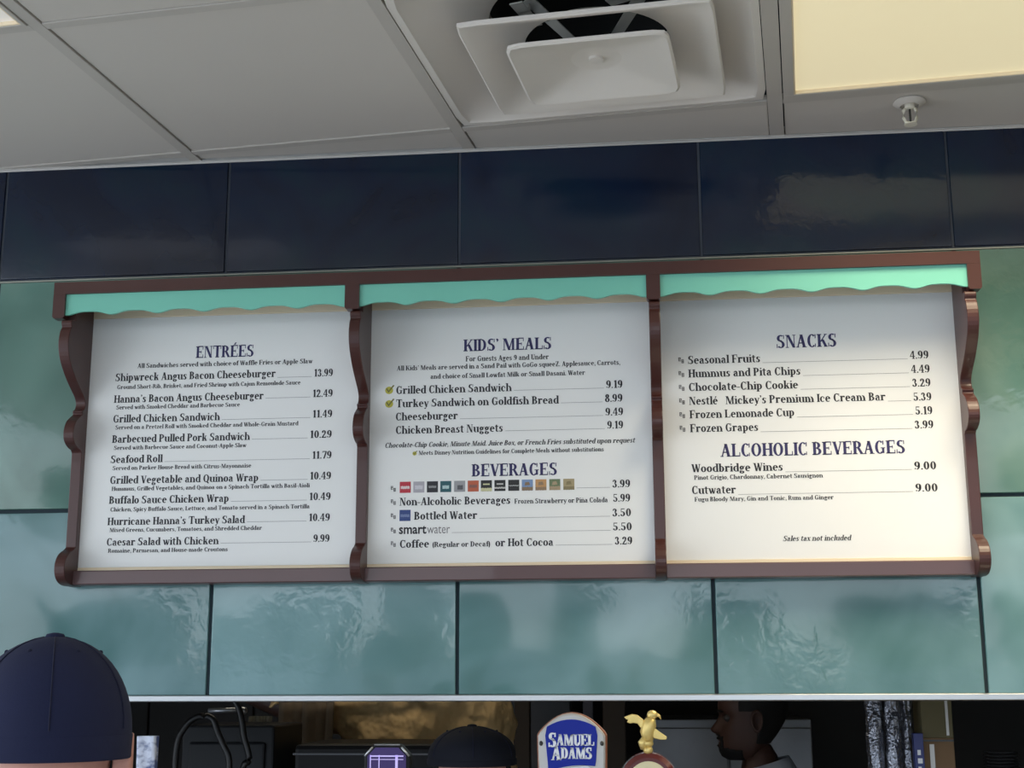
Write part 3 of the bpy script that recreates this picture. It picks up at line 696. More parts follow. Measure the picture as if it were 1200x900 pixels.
# back shelf unit in the kitchen carrying packets
def person(nm, label, loc, rz, H, skin, shirt, trousers, arms, lean=0, hair=None, sit=0, face=True, group=None, haircut='cap', beard=False, collar=None, shoulder=0.0):
    t = thing(nm, label, 'person', loc, group, rz)
    k = H/1.78; zc_ = H-.232      # chin height
    J = {}; R = {}
    def j(n, p, r): J[n] = Vector(p)*1.0; R[n] = r
    j('pel', (0, .01, .96*k), .135); j('waist', (0, .0+lean*.1, 1.10*k), .125); j('chest', (0, lean*.25, 1.30*k), .145); j('neckb', (0, .02+lean*.4, zc_-.085), .075); j('neck', (0, .025, zc_-.03), .056); j('skull', (0, .02, zc_+.06), .050)
    for s, e in ((-1, 'l'), (1, 'r')):
        j('hip'+e, (s*.095, 0, .90*k), .095); j('knee'+e, (s*.11, -.02, .50*k), .062); j('ank'+e, (s*.12, .02, .09*k), .042); j('toe'+e, (s*.13, -.14, .035), .034)
        A = arms[0 if s < 0 else 1]
        sh = Vector((s*.175, .02+lean*.3, zc_-.135*k+shoulder))
        j('sh'+e, sh, .062); j('el'+e, sh+Vector((s*A[0][0], A[0][1], A[0][2])), .043); j('wr'+e, J['el'+e]+Vector((s*A[1][0], A[1][1], A[1][2])), .029)
    E = [('pel', 'waist'), ('waist', 'chest'), ('chest', 'neckb'), ('neckb', 'neck'), ('neck', 'skull')]
    for e in 'lr': E += [('pel', 'hip'+e), ('hip'+e, 'knee'+e), ('knee'+e, 'ank'+e), ('ank'+e, 'toe'+e), ('chest', 'sh'+e), ('sh'+e, 'el'+e), ('el'+e, 'wr'+e)]
    def skinmesh(name, nodes, edges, grow, m, ends={}):
        ns = [n for n in nodes]; me = bpy.data.meshes.new(name)
        me.from_pydata([J[n]+Vector(ends.get(n, (0, 0, 0))) for n in ns], [(ns.index(a), ns.index(b_)) for a, b_ in edges], [])
        o = bpy.data.objects.new(name, me); COL.objects.link(o)
        sk = o.modifiers.new('skin', 'SKIN'); sk.use_smooth_shade = True
        for i, n in enumerate(ns):
            v = me.skin_vertices[0].data[i]; v.radius = (R[n]*grow, R[n]*grow); v.use_root = (i == 0)
        o.modifiers.new('sub', 'SUBSURF').render_levels = 1; o.modifiers['sub'].levels = 1
        bpy.context.view_layer.update()
        dg = bpy.context.evaluated_depsgraph_get(); m2 = bpy.data.meshes.new_from_object(o.evaluated_get(dg))
        bpy.data.objects.remove(o); m2.materials.clear(); m2.materials.append(m)
        return m2
    body = skinmesh('body', list(J), E, 1.0, skin)
    # head joined to the body mesh
    bm = bmesh.new(); bm.from_mesh(body)
    lev = [(0, .062, -.030, .020), (.010, .080, -.005, .038), (.025, .088, .020, .050), (.045, .089, .045, .058), (.065, .089, .062, .063), (.085, .087, .076, .067), (.105, .084, .088, .070), (.12, .084, .094, .073), (.135, .091, .098, .075), (.155, .092, .100, .0765), (.175, .086, .098, .075), (.195, .070, .088, .067), (.212, .047, .066, .050), (.224, .022, .036, .028), (.230, .004, .008, .006)]
    nose = [(.066, 0), (.072, .012), (.078, .024), (.086, .027), (.097, .020), (.110, .011), (.120, .005), (.13, 0)]
    def lerp(tab, z, c):
        for a, b_ in zip(tab, tab[1:]):
            if a[0] <= z <= b_[0]: u = (z-a[0])/(b_[0]-a[0]); return a[c]+(b_[c]-a[c])*u
        return 0
    NL, NA = 46, 48
    def surf(z, a, off=0):
        f, bk, w = (lerp(lev, z, c) for c in (1, 2, 3)); x = (w+off)*sin(a); c = cos(a)
        y = -(f+off)*c if c > 0 else -(bk+off)*c
        if c > 0 and off < .012:
            y -= lerp(nose, z, 1)*math.exp(-(x/.0125)**2)
            y -= .006*math.exp(-((z-.057)/.006)**2)*math.exp(-(x/.02)**2) + .006*math.exp(-((z-.043)/.006)**2)*math.exp(-(x/.018)**2)
            y += .003*math.exp(-((z-.050)/.003)**2)*math.exp(-(x/.022)**2)
            y += .012*math.exp(-((z-.116)/.013)**2)*math.exp(-((abs(x)-.032)/.014)**2)
        return Vector((x, y, z+zc_))
    rows_ = []
    for i in range(NL):
        z = .0001+.2298*(i/(NL-1)); rows_.append([bm.verts.new(surf(z, 2*pi*q/NA)) for q in range(NA)])
    for i in range(NL-1):
        for q in range(NA): bm.faces.new((rows_[i][q], rows_[i][(q+1) % NA], rows_[i+1][(q+1) % NA], rows_[i+1][q]))
    bm.faces.new(rows_[-1]); bm.faces.new(rows_[0][::-1])
    for s in (-1, 1):      # ears: a cupped shell with a rim
        pr = []
        for rr, d in ((1.0, 0), (1.02, .015), (.90, .022), (.70, .016), (.35, .010), (.05, .010)):
            pr.append([bm.verts.new((s*(.0715+d), .012+(.016*rr+.003*sin(u))*cos(u), zc_+.108+(.031*rr)*sin(u))) for u in [2*pi*q/18 for q in range(18)]])
        for a_, b_ in zip(pr, pr[1:]):
            for q in range(18): bm.faces.new((a_[q], a_[(q+1) % 18], b_[(q+1) % 18], b_[q]))
    # fingers and thumb chains rooted in a palm at each wrist
    for e, s in (('l', -1), ('r', 1)):
        w0 = J['wr'+e]; d = (J['wr'+e]-J['el'+e]).normalized(); side = d.cross(Vector((0, 1, .3))).normalized(); nrm = d.cross(side).normalized()
        def seg(pts, rr):
            mb = MB().tube(pts, 0, 8, rs=rr); vs = [bm.verts.new(v) for v in mb.v]
            for f_ in mb.f:
                try: bm.faces.new([vs[q] for q in f_])
                except ValueError: pass
        for q in range(-1, 2): seg([w0-d*.01+side*q*.008, w0+d*.04+side*q*.022, w0+d*.088+side*q*.024], [.018, .017, .012])
        for q, L_ in enumerate((.062, .075, .080, .070)):
            b0 = w0+d*.082+side*(.031-.0205*q)
            seg([b0, b0+d*L_*.5+nrm*.006, b0+d*L_*.8+nrm*.018, b0+d*L_*.95+nrm*.03], [.0095, .0088, .008, .005])
        b0 = w0+d*.03+side*.03; seg([b0-side*.01, b0+d*.03+side*.025, b0+d*.055+side*.033], [.012, .0105, .006])
    bmesh.ops.recalc_face_normals(bm, faces=bm.faces); bm.to_mesh(body); bm.free()
    body.polygons.foreach_set('use_smooth', [True]*len(body.polygons))
    bo = bpy.data.objects.new('body', body); COL.objects.link(bo); bo.parent = t
    sn = ['pel', 'waist', 'chest', 'shl', 'ell', 'shr', 'elr', 'neckb']
    sm = skinmesh('shirt', sn, [('pel', 'waist'), ('waist', 'chest'), ('chest', 'neckb'), ('chest', 'shl'), ('shl', 'ell'), ('chest', 'shr'), ('shr', 'elr')], 1.16, shirt, {'neckb': (0, 0, -.005), 'pel': (0, 0, -.10)})
    so = bpy.data.objects.new('shirt', sm); COL.objects.link(so); so.parent = t
    tn = ['pel', 'hipl', 'kneel', 'ankl', 'hipr', 'kneer', 'ankr']
    tm = skinmesh('trousers', tn, [('pel', 'hipl'), ('hipl', 'kneel'), ('kneel', 'ankl'), ('pel', 'hipr'), ('hipr', 'kneer'), ('kneer', 'ankr')], 1.18, trousers)
    to = bpy.data.objects.new('trousers', tm); COL.objects.link(to); to.parent = t
    for e in 'lr':
        p = J['toe'+e]; MB().ball((p.x, p.y+.06, .045), .05, .14, .045, 16, 8).build('shoe', M_shoe, t, smooth=True)
    if collar:
        c = Vector((0, .028, zc_-.045))
        MB().loft([[(c.x+(r_+.0)*cos(2*pi*q/24), c.y+r_*1.02*sin(2*pi*q/24), c.z+h_+.022*sin(2*pi*q/24)) for q in range(24)] for r_, h_ in ((.115, -.05), (.078, .0), (.068, .034), (.073, .036), (.094, .0), (.125, -.045))], False, False).build('collar', collar, t, smooth=True)
    if face:
        for s in (-1, 1):
            MB().ball((s*.032, -.0655, zc_+.116), .0115, .0115, .0115, 14, 10).build('eye', M_eye, t, smooth=True)
            MB().ball((s*.032, -.0745, zc_+.116), .0048, .004, .0048, 10, 6).build('iris', M_dark, t, smooth=True)
            MB().tube([(s*.016, -.0925, zc_+.131), (s*.030, -.0905, zc_+.136), (s*.046, -.080, zc_+.133)], 0, 6, [.002, .0034, .002]).build('eyebrow', M_hair, t, smooth=True)
    def shell(name, m, inside, off):
        b_ = MB(); vs = {}
        NZ, NB = 70, 96
        for i in range(NZ):
            for q in range(NB):
                z = .0005+.229*i/NZ; z2 = .0005+.229*(i+1)/NZ; a = 2*pi*q/NB; a2 = 2*pi*(q+1)/NB
                zm, am = (z+z2)/2, (a+a2)/2
                if am > pi: am = am-2*pi
                if inside(zm, abs(am)):
                    o = len(b_.v); b_.v += [tuple(surf(z, a, off)), tuple(surf(z, a2, off)), tuple(surf(z2, a2, off)), tuple(surf(z2, a, off))]; b_.f.append((o, o+1, o+2, o+3))
        me = bpy.data.meshes.new(name); me.from_pydata(b_.v, [], b_.f)
        bm2 = bmesh.new(); bm2.from_mesh(me); bmesh.ops.remove_doubles(bm2, verts=bm2.verts, dist=.0002); bm2.to_mesh(me); bm2.free()
        me.materials.append(m); me.polygons.foreach_set('use_smooth', [True]*len(me.polygons))
        o = bpy.data.objects.new(name, me); COL.objects.link(o); o.parent = t
        sd = o.modifiers.new('thick', 'SOLIDIFY'); sd.thickness = off; sd.offset = -1
    if hair:
        shell('hair', hair, lambda z, a: (a > 1.75 and z > .045) or (a > 1.2 and z > .135) or z > .175+.01*cos(3*a), .006)
    if beard:
        shell('beard', M_hair, lambda z, a: (.001 < z < .040-.012*a and a < 1.25) or (.060 < z < .070-.012*a and a < .42) or (z < .066 and .30 < a < .46 and z > .02), .0045)
    return t, zc_
def cap(t_, zbase, m, brim=None, button=True, h=.138, a=.0885, bk=.104, cy=.004, tilt=0, band=.026):
    """fabric cap on a person: six-panel crown, band, button, optional brim"""
    b = MB(); n = 60; rings = []
    m_ = 14
    def pt(u, v, off=0):      # v 0..1 from rim to top
        an = v*pi/2; rr = cos(an)**.96 if v < .999 else 0.0; zz = sin(an)
        seam = 1-.012*math.exp(-((((u/(pi/3)) % 1)-.5)**2-.25)**2*160)*(v < .97)
        pin = 1+.012*math.sin(3*u+1.3)*math.sin(v*5)
        return Vector(((a*rr*pin+off)*cos(u), cy+(bk*rr*pin+off)*sin(u), zbase+h*(.24+.76*zz)))
    rings.append([Vector((a*1.005*cos(2*pi*k/n), cy+bk*1.005*sin(2*pi*k/n), zbase)) for k in range(n)])
    rings.append([Vector((a*1.012*cos(2*pi*k/n), cy+bk*1.012*sin(2*pi*k/n), zbase+band*.5)) for k in range(n)])
    for i in range(m_+1): rings.append([pt(2*pi*k/n, min(i/m_, .985)) for k in range(n)])
    crown = b.loft(rings, False, True).build('cap_crown', m, t_, smooth=True)
    sd = crown.modifiers.new('thick', 'SOLIDIFY'); sd.thickness = .002
    MB().loft([[Vector(((a+o_)*cos(2*pi*k/n), cy+(bk+o_)*sin(2*pi*k/n), z)) for k in range(n)] for o_, z in ((.0006, zbase-.001), (.0018, zbase+.001), (.0018, zbase+band*.9), (.0012, zbase+band))], False, False).build('cap_band', m, crown, smooth=30)
    for s6 in range(6):
        u = s6*pi/3+pi/6
        MB().tube([pt(u, v/12, .0008) for v in range(0, 12)], .0010, 5).build('cap_seam', M_stitch, crown)
        p = pt(u+pi/6, .62, -.0012); MB().ball(p, .0028, .0028, .0028, 8, 6).build('cap_eyelet', M_stitch, crown, smooth=True)
    if button: MB().lathe([(.001, 0), (.0105, 0), (.0115, .003), (.0095, .0065), (.003, .008)], 16, (0, cy, zbase+h-.0035)).build('cap_button', m, crown, smooth=True)
    if brim:
        rr = []
        for i in range(7):
            v = i/6
            rr.append([Vector((a*1.0*sin(u)*(1-.04*v), cy-bk*cos(u)*(1.0)-brim*v*cos(u*.95)**.8 if abs(u) < 1.5 else cy-bk*cos(u), zbase+.004-.010*v-.018*(abs(sin(u))**2)*v)) for u in [(-1.25+2.5*q/24) for q in range(25)]])
        o = MB().loft(rr, False, False, closed=False).build('cap_brim', m, crown, smooth=True)
        sd = o.modifiers.new('thick', 'SOLIDIFY'); sd.thickness = .004
    return crown
DOWN = ((.05, .0, -.29), (.0, -.06, -.25))
# customer in the foreground, back to the viewer
p, zc_ = person('person', 'customer seen from behind in a navy cap at the bottom left', (.698, -1.15, 0), pi+.42, 1.79, M_skin, M_greyshirt, M_trouser, (DOWN, DOWN), hair=None, face=True)
cap(p, 1.668, M_cap, h=.135, a=.0915)
# server in a dark cap behind the counter, facing the viewer
p, zc_ = person('person', 'server in a dark navy cap facing the viewer between the two left tap handles', (.992, .28, 0), .16, 1.648, M_skin, M_navyshirt, M_trouser, (DOWN, DOWN), hair=M_hair)
cap(p, 1.580, M_cap2, h=.078, a=.0935, band=.012)
# worker in a tan shirt reaching up
p, zc_ = person('person', 'kitchen worker in a tan shirt with raised arms, head hidden above the opening', (.735, 1.28, .22), pi+.2, 1.81, M_skin2, M_tan, M_trouser, (((.03, -.10, -.24), (.0, -.20, -.08)), ((.23, -.06, .0), (.19, -.08, .07))), hair=M_hair, shoulder=.02)
for ch in p.children:
    if ch.name.startswith('shirt'):
        s_ = ch.modifiers.new('sub', 'SUBSURF'); s_.levels = 2; s_.render_levels = 2
        tx = bpy.data.textures.new('folds', 'CLOUDS'); tx.noise_scale = .085; tx.noise_depth = 2
        d_ = ch.modifiers.new('folds', 'DISPLACE'); d_.texture = tx; d_.strength = .055; d_.mid_level = .25
MB().box(-.22, .22, -.18, .20, .17, .22).box(-.20, -.16, -.16, .18, 0, .17).box(.16, .20, -.16, .18, 0, .17).build('step_stool', M_blackm, None, (.735, 1.28, 0), bevel=.004)
tag(bpy.data.objects['step_stool'], 'black step stool under the feet of the worker in the tan shirt', 'stool')
# man in profile facing left
p, zc_ = person('person', 'bearded man in profile wearing a pale collared shirt, facing left', (1.645, 1.34, 0), -pi/2, 1.765, M_skin2, M_white, M_trouser, (DOWN, DOWN), hair=M_hair, beard=True, collar=M_white)

# ================================================================ BEER TAPS
def poly_plate(pts, y0, y1): return MB().prism(pts, y0, y1, 'y')
def bow(x0, x1, z0, z1, rise, n=14):   # arch from left to right
    return [(x0+(x1-x0)*i/n, z0+(z1-z0)*i/n+rise*(1-(2*i/n-1)**2)) for i in range(n+1)]
tw = thing('tap_tower', 'steel beer tap tower standing on the serving counter', 'tap tower', (1.2, -.60, .99))
MB().lathe([(.001, 0), (.06, 0), (.06, .012), (.036, .02), (.036, .33), (.001, .33)], 24, (-.12, 0, 0)).lathe([(.001, 0), (.06, 0), (.06, .012), (.036, .02), (.036, .33), (.001, .33)], 24, (.18, 0, 0)).build('column', M_steel, tw, smooth=40)
MB().tube([(-.32, 0, .36), (.30, 0, .36)], .042, 20).build('manifold', M_steel, tw, smooth=40)
for x in (-.227, .067, .175):
    f = MB().tube([(x, -.03, .36), (x, -.085, .36), (x, -.10, .34), (x, -.105, .27)], 0, 12, [.014, .014, .013, .008]).build('faucet', M_chrome, tw, smooth=40)
    MB().lathe([(.004, .0), (.009, .0), (.010, .02), (.006, .03)], 12, (x, -.10, .35)).build('collar', M_chrome, f, smooth=40)

M_silver = mat('pale silver enamel', (.50, .48, .45), .35, metal=.4)
M_copper = mat('copper edge', (.35, .14, .08), .35, metal=.5)
M_blue = mat('royal blue enamel', (.008, .022, .30), .45, spec=.2)
M_wht = mat('white enamel', (.80, .81, .84), .4)
th = thing('beer_tap', 'arched silver beer tap handle with a blue shield reading SAMUEL ADAMS', 'beer tap', (1.267, -.70, 1.38), 'beer taps on the tower')
c = 0
def off(pts, d):
    cx_ = sum(p[0] for p in pts)/len(pts); cz_ = sum(p[1] for p in pts)/len(pts)
    return [(p[0]*(1-d/.052), cz_+(p[1]-cz_)*(1-d/.12)) for p in pts]
out = [(-.030, .03), (.030, .03), (.040, .10), (.047, .20), (.0495, .262), (.050, .296)] + [(x, z) for x, z in reversed(bow(-.047, .047, .301, .301, .0265))] + [(-.050, .296), (-.0495, .262), (-.047, .20), (-.040, .10)]
poly_plate(out, .006, .022).build('back_board', M_copper, th, bevel=.003)
o2 = [(x*.955, z if z < .29 else z-.001) for x, z in out]
poly_plate(o2, -.004, .006).build('silver_frame', M_silver, th, bevel=.003)
sh = [(x_, z_+.011) for x_, z_ in [(-.0335, .245), (-.037, .285)] + bow(-.0345, .0345, .297, .297, .010, 10) + [(.037, .285), (.0345, .250)] + [(x, z) for x, z in reversed(bow(-.033, .033, .236, .243, .004, 10))]]
poly_plate(sh, -.0065, -.004).build('blue_shield', M_blue, th, bevel=.0006)
bw = [(-.033, .249), (-.012, .245), (0, .2525), (.022, .2545), (.036, .247), (.034, .11), (-.034, .11)]
poly_plate(bw, -.0062, -.004).build('lower_label', M_wht, th, bevel=.0006)
def dlet(name, s, x0, x1, z, cap_, m, y, parent):
    # heavier capitals: first letter larger
    tot = glyph(s[0])[0]*1.25+sum(glyph(c_)[0] for c_ in s[1:]); k = (x1-x0)/tot; X = 0; b = MB()
    for i, c_ in enumerate(s):
        adv, P = glyph(c_); g_ = 1.25 if i == 0 else 1.0
        for p_ in P:
            for dx in (0, .0009): b.add([(x0+k*(X+u*g_)+dx, y-dx*.1, z-(.0018 if i == 0 else 0)+cap_/700*g_*w) for u, w in p_], [tuple(range(len(p_)))])
        X += adv*g_
    return b.build(name, m, parent, fix=False)
dlet('brand_lettering', 'SAMUEL', -.033, .032, .2820, .0155, M_wht, -.0068, th)
dlet('brand_lettering', 'ADAMS', -.0285, .0285, .2640, .0155, M_wht, -.0068, th)
for z in (.245, .285):
    for x in (-.043, .043): MB().ball((x, -.0045, z), .0028, .0028, .0035, 10, 6).build('stud', M_dark, th, smooth=True)
MB().lathe([(.001, -.009), (.010, -.009), (.013, 0), (.018, .03), (.001, .035)], 16, (0, .006, 0)).build('ferrule', M_chrome, th, smooth=40)

M_maroon = mat('maroon enamel', (.11, .012, .010), .22, coat=.7)
M_ivory = mat('cream enamel', (.70, .62, .38), .4)
M_gold = mat('gold paint', (.78, .58, .20), .33, metal=.45, bump=.5, bscale=150, dist=.002)
te = thing('beer_tap', 'round maroon and cream tap handle topped by a golden eagle', 'beer tap', (1.3745, -.70, 1.38), 'beer taps on the tower')
dz = .232
b = MB(); b.loft([[(r*cos(2*pi*k/40), y, dz+r*sin(2*pi*k/40)) for k in range(40)] for r, y in ((.030, .012), (.038, .010), (.0415, .004), (.0400, -.003), (.034, -.007), (.030, -.006))]).build('disc', M_maroon, te, smooth=35)
b = MB(); b.loft([[(r*cos(2*pi*k/40), y, dz+r*sin(2*pi*k/40)) for k in range(40)] for r, y in ((.0290, -.005), (.0290, -.0078), (.027, -.0085))]).build('cream_face', M_ivory, te, smooth=35)
MB().lathe([(.001, -.009), (.010, -.009), (.012, 0), (.014, .10), (.018, .20), (.001, .205)], 16, (0, .006, 0)).build('stem', M_maroon, te, smooth=40)
E_ = MB(); ez = dz+.040
E_.ball((.000, 0, ez+.004), .007, .007, .006); E_.ball((-.001, 0, ez+.013), .009, .007, .006)           # perch
E_.tube([(-.006, 0, ez+.006), (-.008, -.002, ez+.014), (-.003, 0, ez+.022)], 0, 8, [.005, .006, .004])
E_.tube([(.001, 0, ez+.016), (-.001, 0, ez+.028), (.003, 0, ez+.040), (.006, -.001, ez+.048)], 0, 12, [.007, .010, .010, .006])   # body
E_.ball((.007, -.001, ez+.052), .0075, .0065, .0065); E_.tube([(.012, -.002, ez+.053), (.0175, -.002, ez+.050), (.019, -.002, ez+.046)], 0, 6, [.003, .002, .0006])  # head, beak
E_.build('eagle_body', M_gold, te, smooth=True)
def wing(pts, th_):
    return MB().prism(pts, -th_, th_, 'y')
wl = wing([(-.001, ez+.034), (-.006, ez+.046), (-.014, ez+.052), (-.022, ez+.053), (-.033, ez+.049), (-.030, ez+.046), (-.027, ez+.045), (-.029, ez+.042), (-.024, ez+.040), (-.020, ez+.041), (-.014, ez+.040), (-.008, ez+.032)], .0028).build('eagle_wing', M_gold, te, bevel=.001)
wr = wing([(.004, ez+.040), (.010, ez+.034), (.018, ez+.028), (.027, ez+.022), (.026, ez+.018), (.017, ez+.018), (.009, ez+.020), (.002, ez+.026)], .0028).build('eagle_wing', M_gold, te, bevel=.001)
MB().tube([(.002, 0, ez+.020), (.000, .002, ez+.010), (-.004, .003, ez+.004)], 0, 8, [.006, .006, .003]).build('eagle_tail', M_gold, te, smooth=True)

M_purple = mat('violet backlit label', (.03, .02, .09), .5, spec=.15, emit=(.42, .32, .85), estr=.06)
M_lav = mat('lavender frame print', (.5, .42, .8), .3, emit=(.7, .6, 1.0), estr=.28)
tp = thing('beer_tap', 'black octagonal tap handle with chrome corners and glowing violet label', 'beer tap', (.9733, -.55, 1.38), 'beer taps on the tower')
def octo(a_, z0, z1, ch): return [(-a_, z0), (a_, z0), (a_, z1-ch), (a_-ch, z1), (-a_+ch, z1), (-a_, z1-ch)]
zt = 1.657-1.38
poly_plate(octo(.036, .03, zt, .016), -.004, .020).build('body', M_blackm, tp, bevel=.003)
poly_plate(octo(.030, .05, zt-.005, .012), -.0065, -.004).build('violet_label', M_purple, tp, bevel=.0005)
b = MB()
for q in ((-.026, .026, zt-.0185, zt-.0165), (-.026, .026, zt-.023, zt-.022), (-.0125, -.011, .06, zt-.016), (.0135, .0175, .06, zt-.016), (-.026, -.0245, .06, zt-.016)): b.box(q[0], q[1], -.0072, -.0064, q[2], q[3])
b.build('label_lines', M_lav, tp)
for s in (-1, 1):
    MB().tube([(s*.0345, -.005, zt-.0175), (s*.0225, -.005, zt-.0045)], .0016, 8).build('chrome_corner', M_chrome, tp, smooth=True)
MB().tube([(-.020, -.004, zt-.001), (.020, -.004, zt-.001)], .0012, 8).build('top_rim', M_steel, tp)
MB().lathe([(.001, -.009), (.010, -.009), (.013, 0), (.018, .032), (.001, .035)], 16, (0, .006, 0)).build('ferrule', M_chrome, tp, smooth=40)

# ================================================================ KITCHEN THINGS
# tall grey cabinets along the back
def cabinet(label, x0, x1, z1, m, doors, y0=2.35, y1=3.0, knob=True):
    t = thing('cabinet', label, 'cabinet', ((x0+x1)/2, (y0+y1)/2, 0)); hx = (x1-x0)/2; hy = (y1-y0)/2
    MB().box(-hx, hx, -hy+.022, hy, 0, z1).build('carcass', m, t, bevel=.004)
    w = 2*hx/doors
    for i in range(doors):
        a = -hx+w*i
        d = MB().box(a+.004, a+w-.004, -hy, -hy+.02, .04, z1-.03).build('door', m, t, bevel=.003)
        if knob: MB().lathe([(.002, 0), (.007, 0), (.012, .012), (.012, .022), (.003, .026)], 14).build('handle', M_chrome, d, (a+(.03 if i % 2 else w-.03), -hy, 1.49), smooth=40).rotation_euler = (pi/2, 0, 0)
    return t
cabinet('grey two-door locker behind the server in the dark cap', .62, 1.07, 1.95, M_cab, 2)
cabinet('tall dark grey cabinet at the back left of the kitchen', -.9, .30, 1.95, M_kwall, 3, knob=False)
cabinet('waist-high steel cooler with a pale front left of the man in profile', 1.33, 1.92, 1.618, mat('pale steel sheet', (.30, .31, .33), .35, metal=.3), 2, knob=False)
for x, lab in ((.925, 'brown post left of the shield tap handle'), (1.235, 'brown post right of the shield tap handle')):
    o = MB().box(-.026 if x < 1 else -.038, .026 if x < 1 else .038, -.03, .03, 0, 2.6).build('post', M_post, None, (x, 2.05, 0), bevel=.004); tag(o, lab, 'post')
o = MB().box(-.017, .017, -.02, .02, 0, 2.6).build('conduit_cover', mat('grey conduit', (.10, .10, .125), .5), None, (1.145, 2.1, 0), bevel=.003); tag(o, 'slim grey upright channel beside the brown post', 'post')

# brewer in front of the tan worker
br = thing('coffee_brewer', 'black countertop brewer with a grey edge line below the tan shirt', 'appliance', (.70, .80, .95))
MB().box(-.19, .20, -.16, .16, .0, .655).build('body', M_blackm, br, bevel=.012)
MB().box(-.192, .202, -.163, -.158, .630, .634).build('edge_line', M_cab, br)
MB().box(-.16, .12, -.165, -.158, .30, .55).build('control_panel', M_kwall, br, bevel=.002)
bc = thing('back_counter', 'dark back counter inside the kitchen', 'counter', (1.2, .85, 0))
MB().box(-3.0, .50, -.30, .16, .90, .95).build('worktop', M_steel, bc, bevel=.004)
MB().box(-3.0, .45, -.25, .14, 0, .90).build('base', M_cab, bc)

# hanging aprons
def cloth(name, label, x0, x1, z0, z1, y, m, seed, amp=.014, flare=0):
    rnd = random.Random(seed); ph = [rnd.uniform(0, 6) for _ in range(4)]; rows_ = []
    for i in range(25):
        v = i/24; z = z1+(z0-z1)*v; r = []
        for j_ in range(49):
            u = j_/48; xx = (x0+x1)/2+(u-.5)*(x1-x0)*(1+flare*v)
            r.append((xx+.004*sin(9*v+ph[0]), y+amp*(sin(u*14+ph[1]+.8*v)+.5*sin(u*29+ph[2]-v)), z+.008*sin(u*6+ph[3])*v))
        rows_.append(r)
    b_ = MB(); b_.loft(rows_, False, False, closed=False)
    o = b_.build(name, m, None, smooth=True, fix=False); sd = o.modifiers.new('thick', 'SOLIDIFY'); sd.thickness = .004
    return tag(o, label, 'cloth')
cloth('apron', 'dull brown cloth apron hanging left of the tan worker', .335, .490, .97, 1.700, 1.12, M_brownshirt, 3)
cloth('towel', 'faded grey cloth hanging at the left of the brown apron', .262, .325, 1.10, 1.66, 1.10, mat('grey cloth', (.07, .07, .055), .9), 5, .008)
cloth('tan_cloth', 'scrap of tan cloth hanging just under the steel strip at left', .305, .365, 1.690, 1.765, 1.14, M_tan, 8, .006)
bar = MB().tube([(-2.0, 1.14, 1.765), (2.9, 1.14, 1.765)], .010, 10).build('hanging_rail', M_steel, None, smooth=40); tag(bar, 'thin steel rail above the opening carrying the aprons', 'rail')

# black hose loops at the left
for pts, lab in (([(.285, .45, 1.54), (.283, .45, 1.585), (.290, .45, 1.63), (.315, .45, 1.665), (.345, .45, 1.676), (.368, .45, 1.668), (.380, .45, 1.64), (.395, .45, 1.61), (.408, .45, 1.585), (.410, .45, 1.55), (.402, .45, 1.48), (.39, .5, 1.40), (.38, .57, 1.15), (.38, .585, .96)], 'left black hose looping up under the steel strip'),
                 ([(.395, .47, 1.725), (.418, .47, 1.70), (.430, .47, 1.665), (.436, .47, 1.63), (.446, .47, 1.60), (.450, .47, 1.575), (.436, .47, 1.54), (.43, .55, 1.30), (.43, .585, .96)], 'right black hose hanging beside the looped one')):
    cu = catmull(pts, 5); o = MB().tube(cu, .0075, 12).build('hose', mat('black rubber', (.004, .004, .005), .45), None, smooth=True); tag(o, lab, 'hose')
o = MB().box(-.10, .13, -.02, .25, .0, .70).box(-.08, .11, -.03, -.018, .40, .66).build('dispenser', mat('dark slate plastic', (.008, .010, .013), .5, spec=.3), None, (.33, .66, .95), bevel=.01); tag(o, 'dark slate drink dispenser behind the hose loops', 'dispenser')
MB_ = MB().tube([(-.04, 0, 0), (.03, 0, .002)], .006, 8).ball((.045, 0, 0), .012, .012, .010)
o = MB_.build('valve', M_steel, None, (.34, .62, 1.684), smooth=True); tag(o, 'small steel valve above the hose loops', 'valve')

# patterned paper bag beside the customer's ear
bag = MB(); rows_ = []
for i in range(12):
    v = i/11; r = []
    for k in range(28):
        a = 2*pi*k/28; n_ = .6; q = (abs(cos(a))**4+abs(sin(a))**4)**(-.25)
        r.append((.0195*q*cos(a)*(1-.12*v)+.002*sin(3*a+5*v), .022*q*sin(a)*(1-.5*v)+.002*cos(4*a+7*v), .30*v))
    rows_.append(r)
M_pat = mat('blue and white print paper', (.60, .64, .76), .5, c2=(.07, .10, .24), scale=38, hard=.07)
o = bag.loft(rows_).build('packet', M_pat, None, (.4975, -.30, 1.4405), smooth=50); o.scale.z = .73
tag(MB().box(-.06, .06, -.07, .07, 0, .45).box(-.045, .045, -.075, -.07, .05, .40).build('napkin_dispenser', M_blackm, None, (.4975, -.30, .99), bevel=.006), 'tall black napkin dispenser on the counter under the printed packet', 'dispenser')
tag(o, 'upright packet in blue and white print beside the customer’s ear', 'packet')

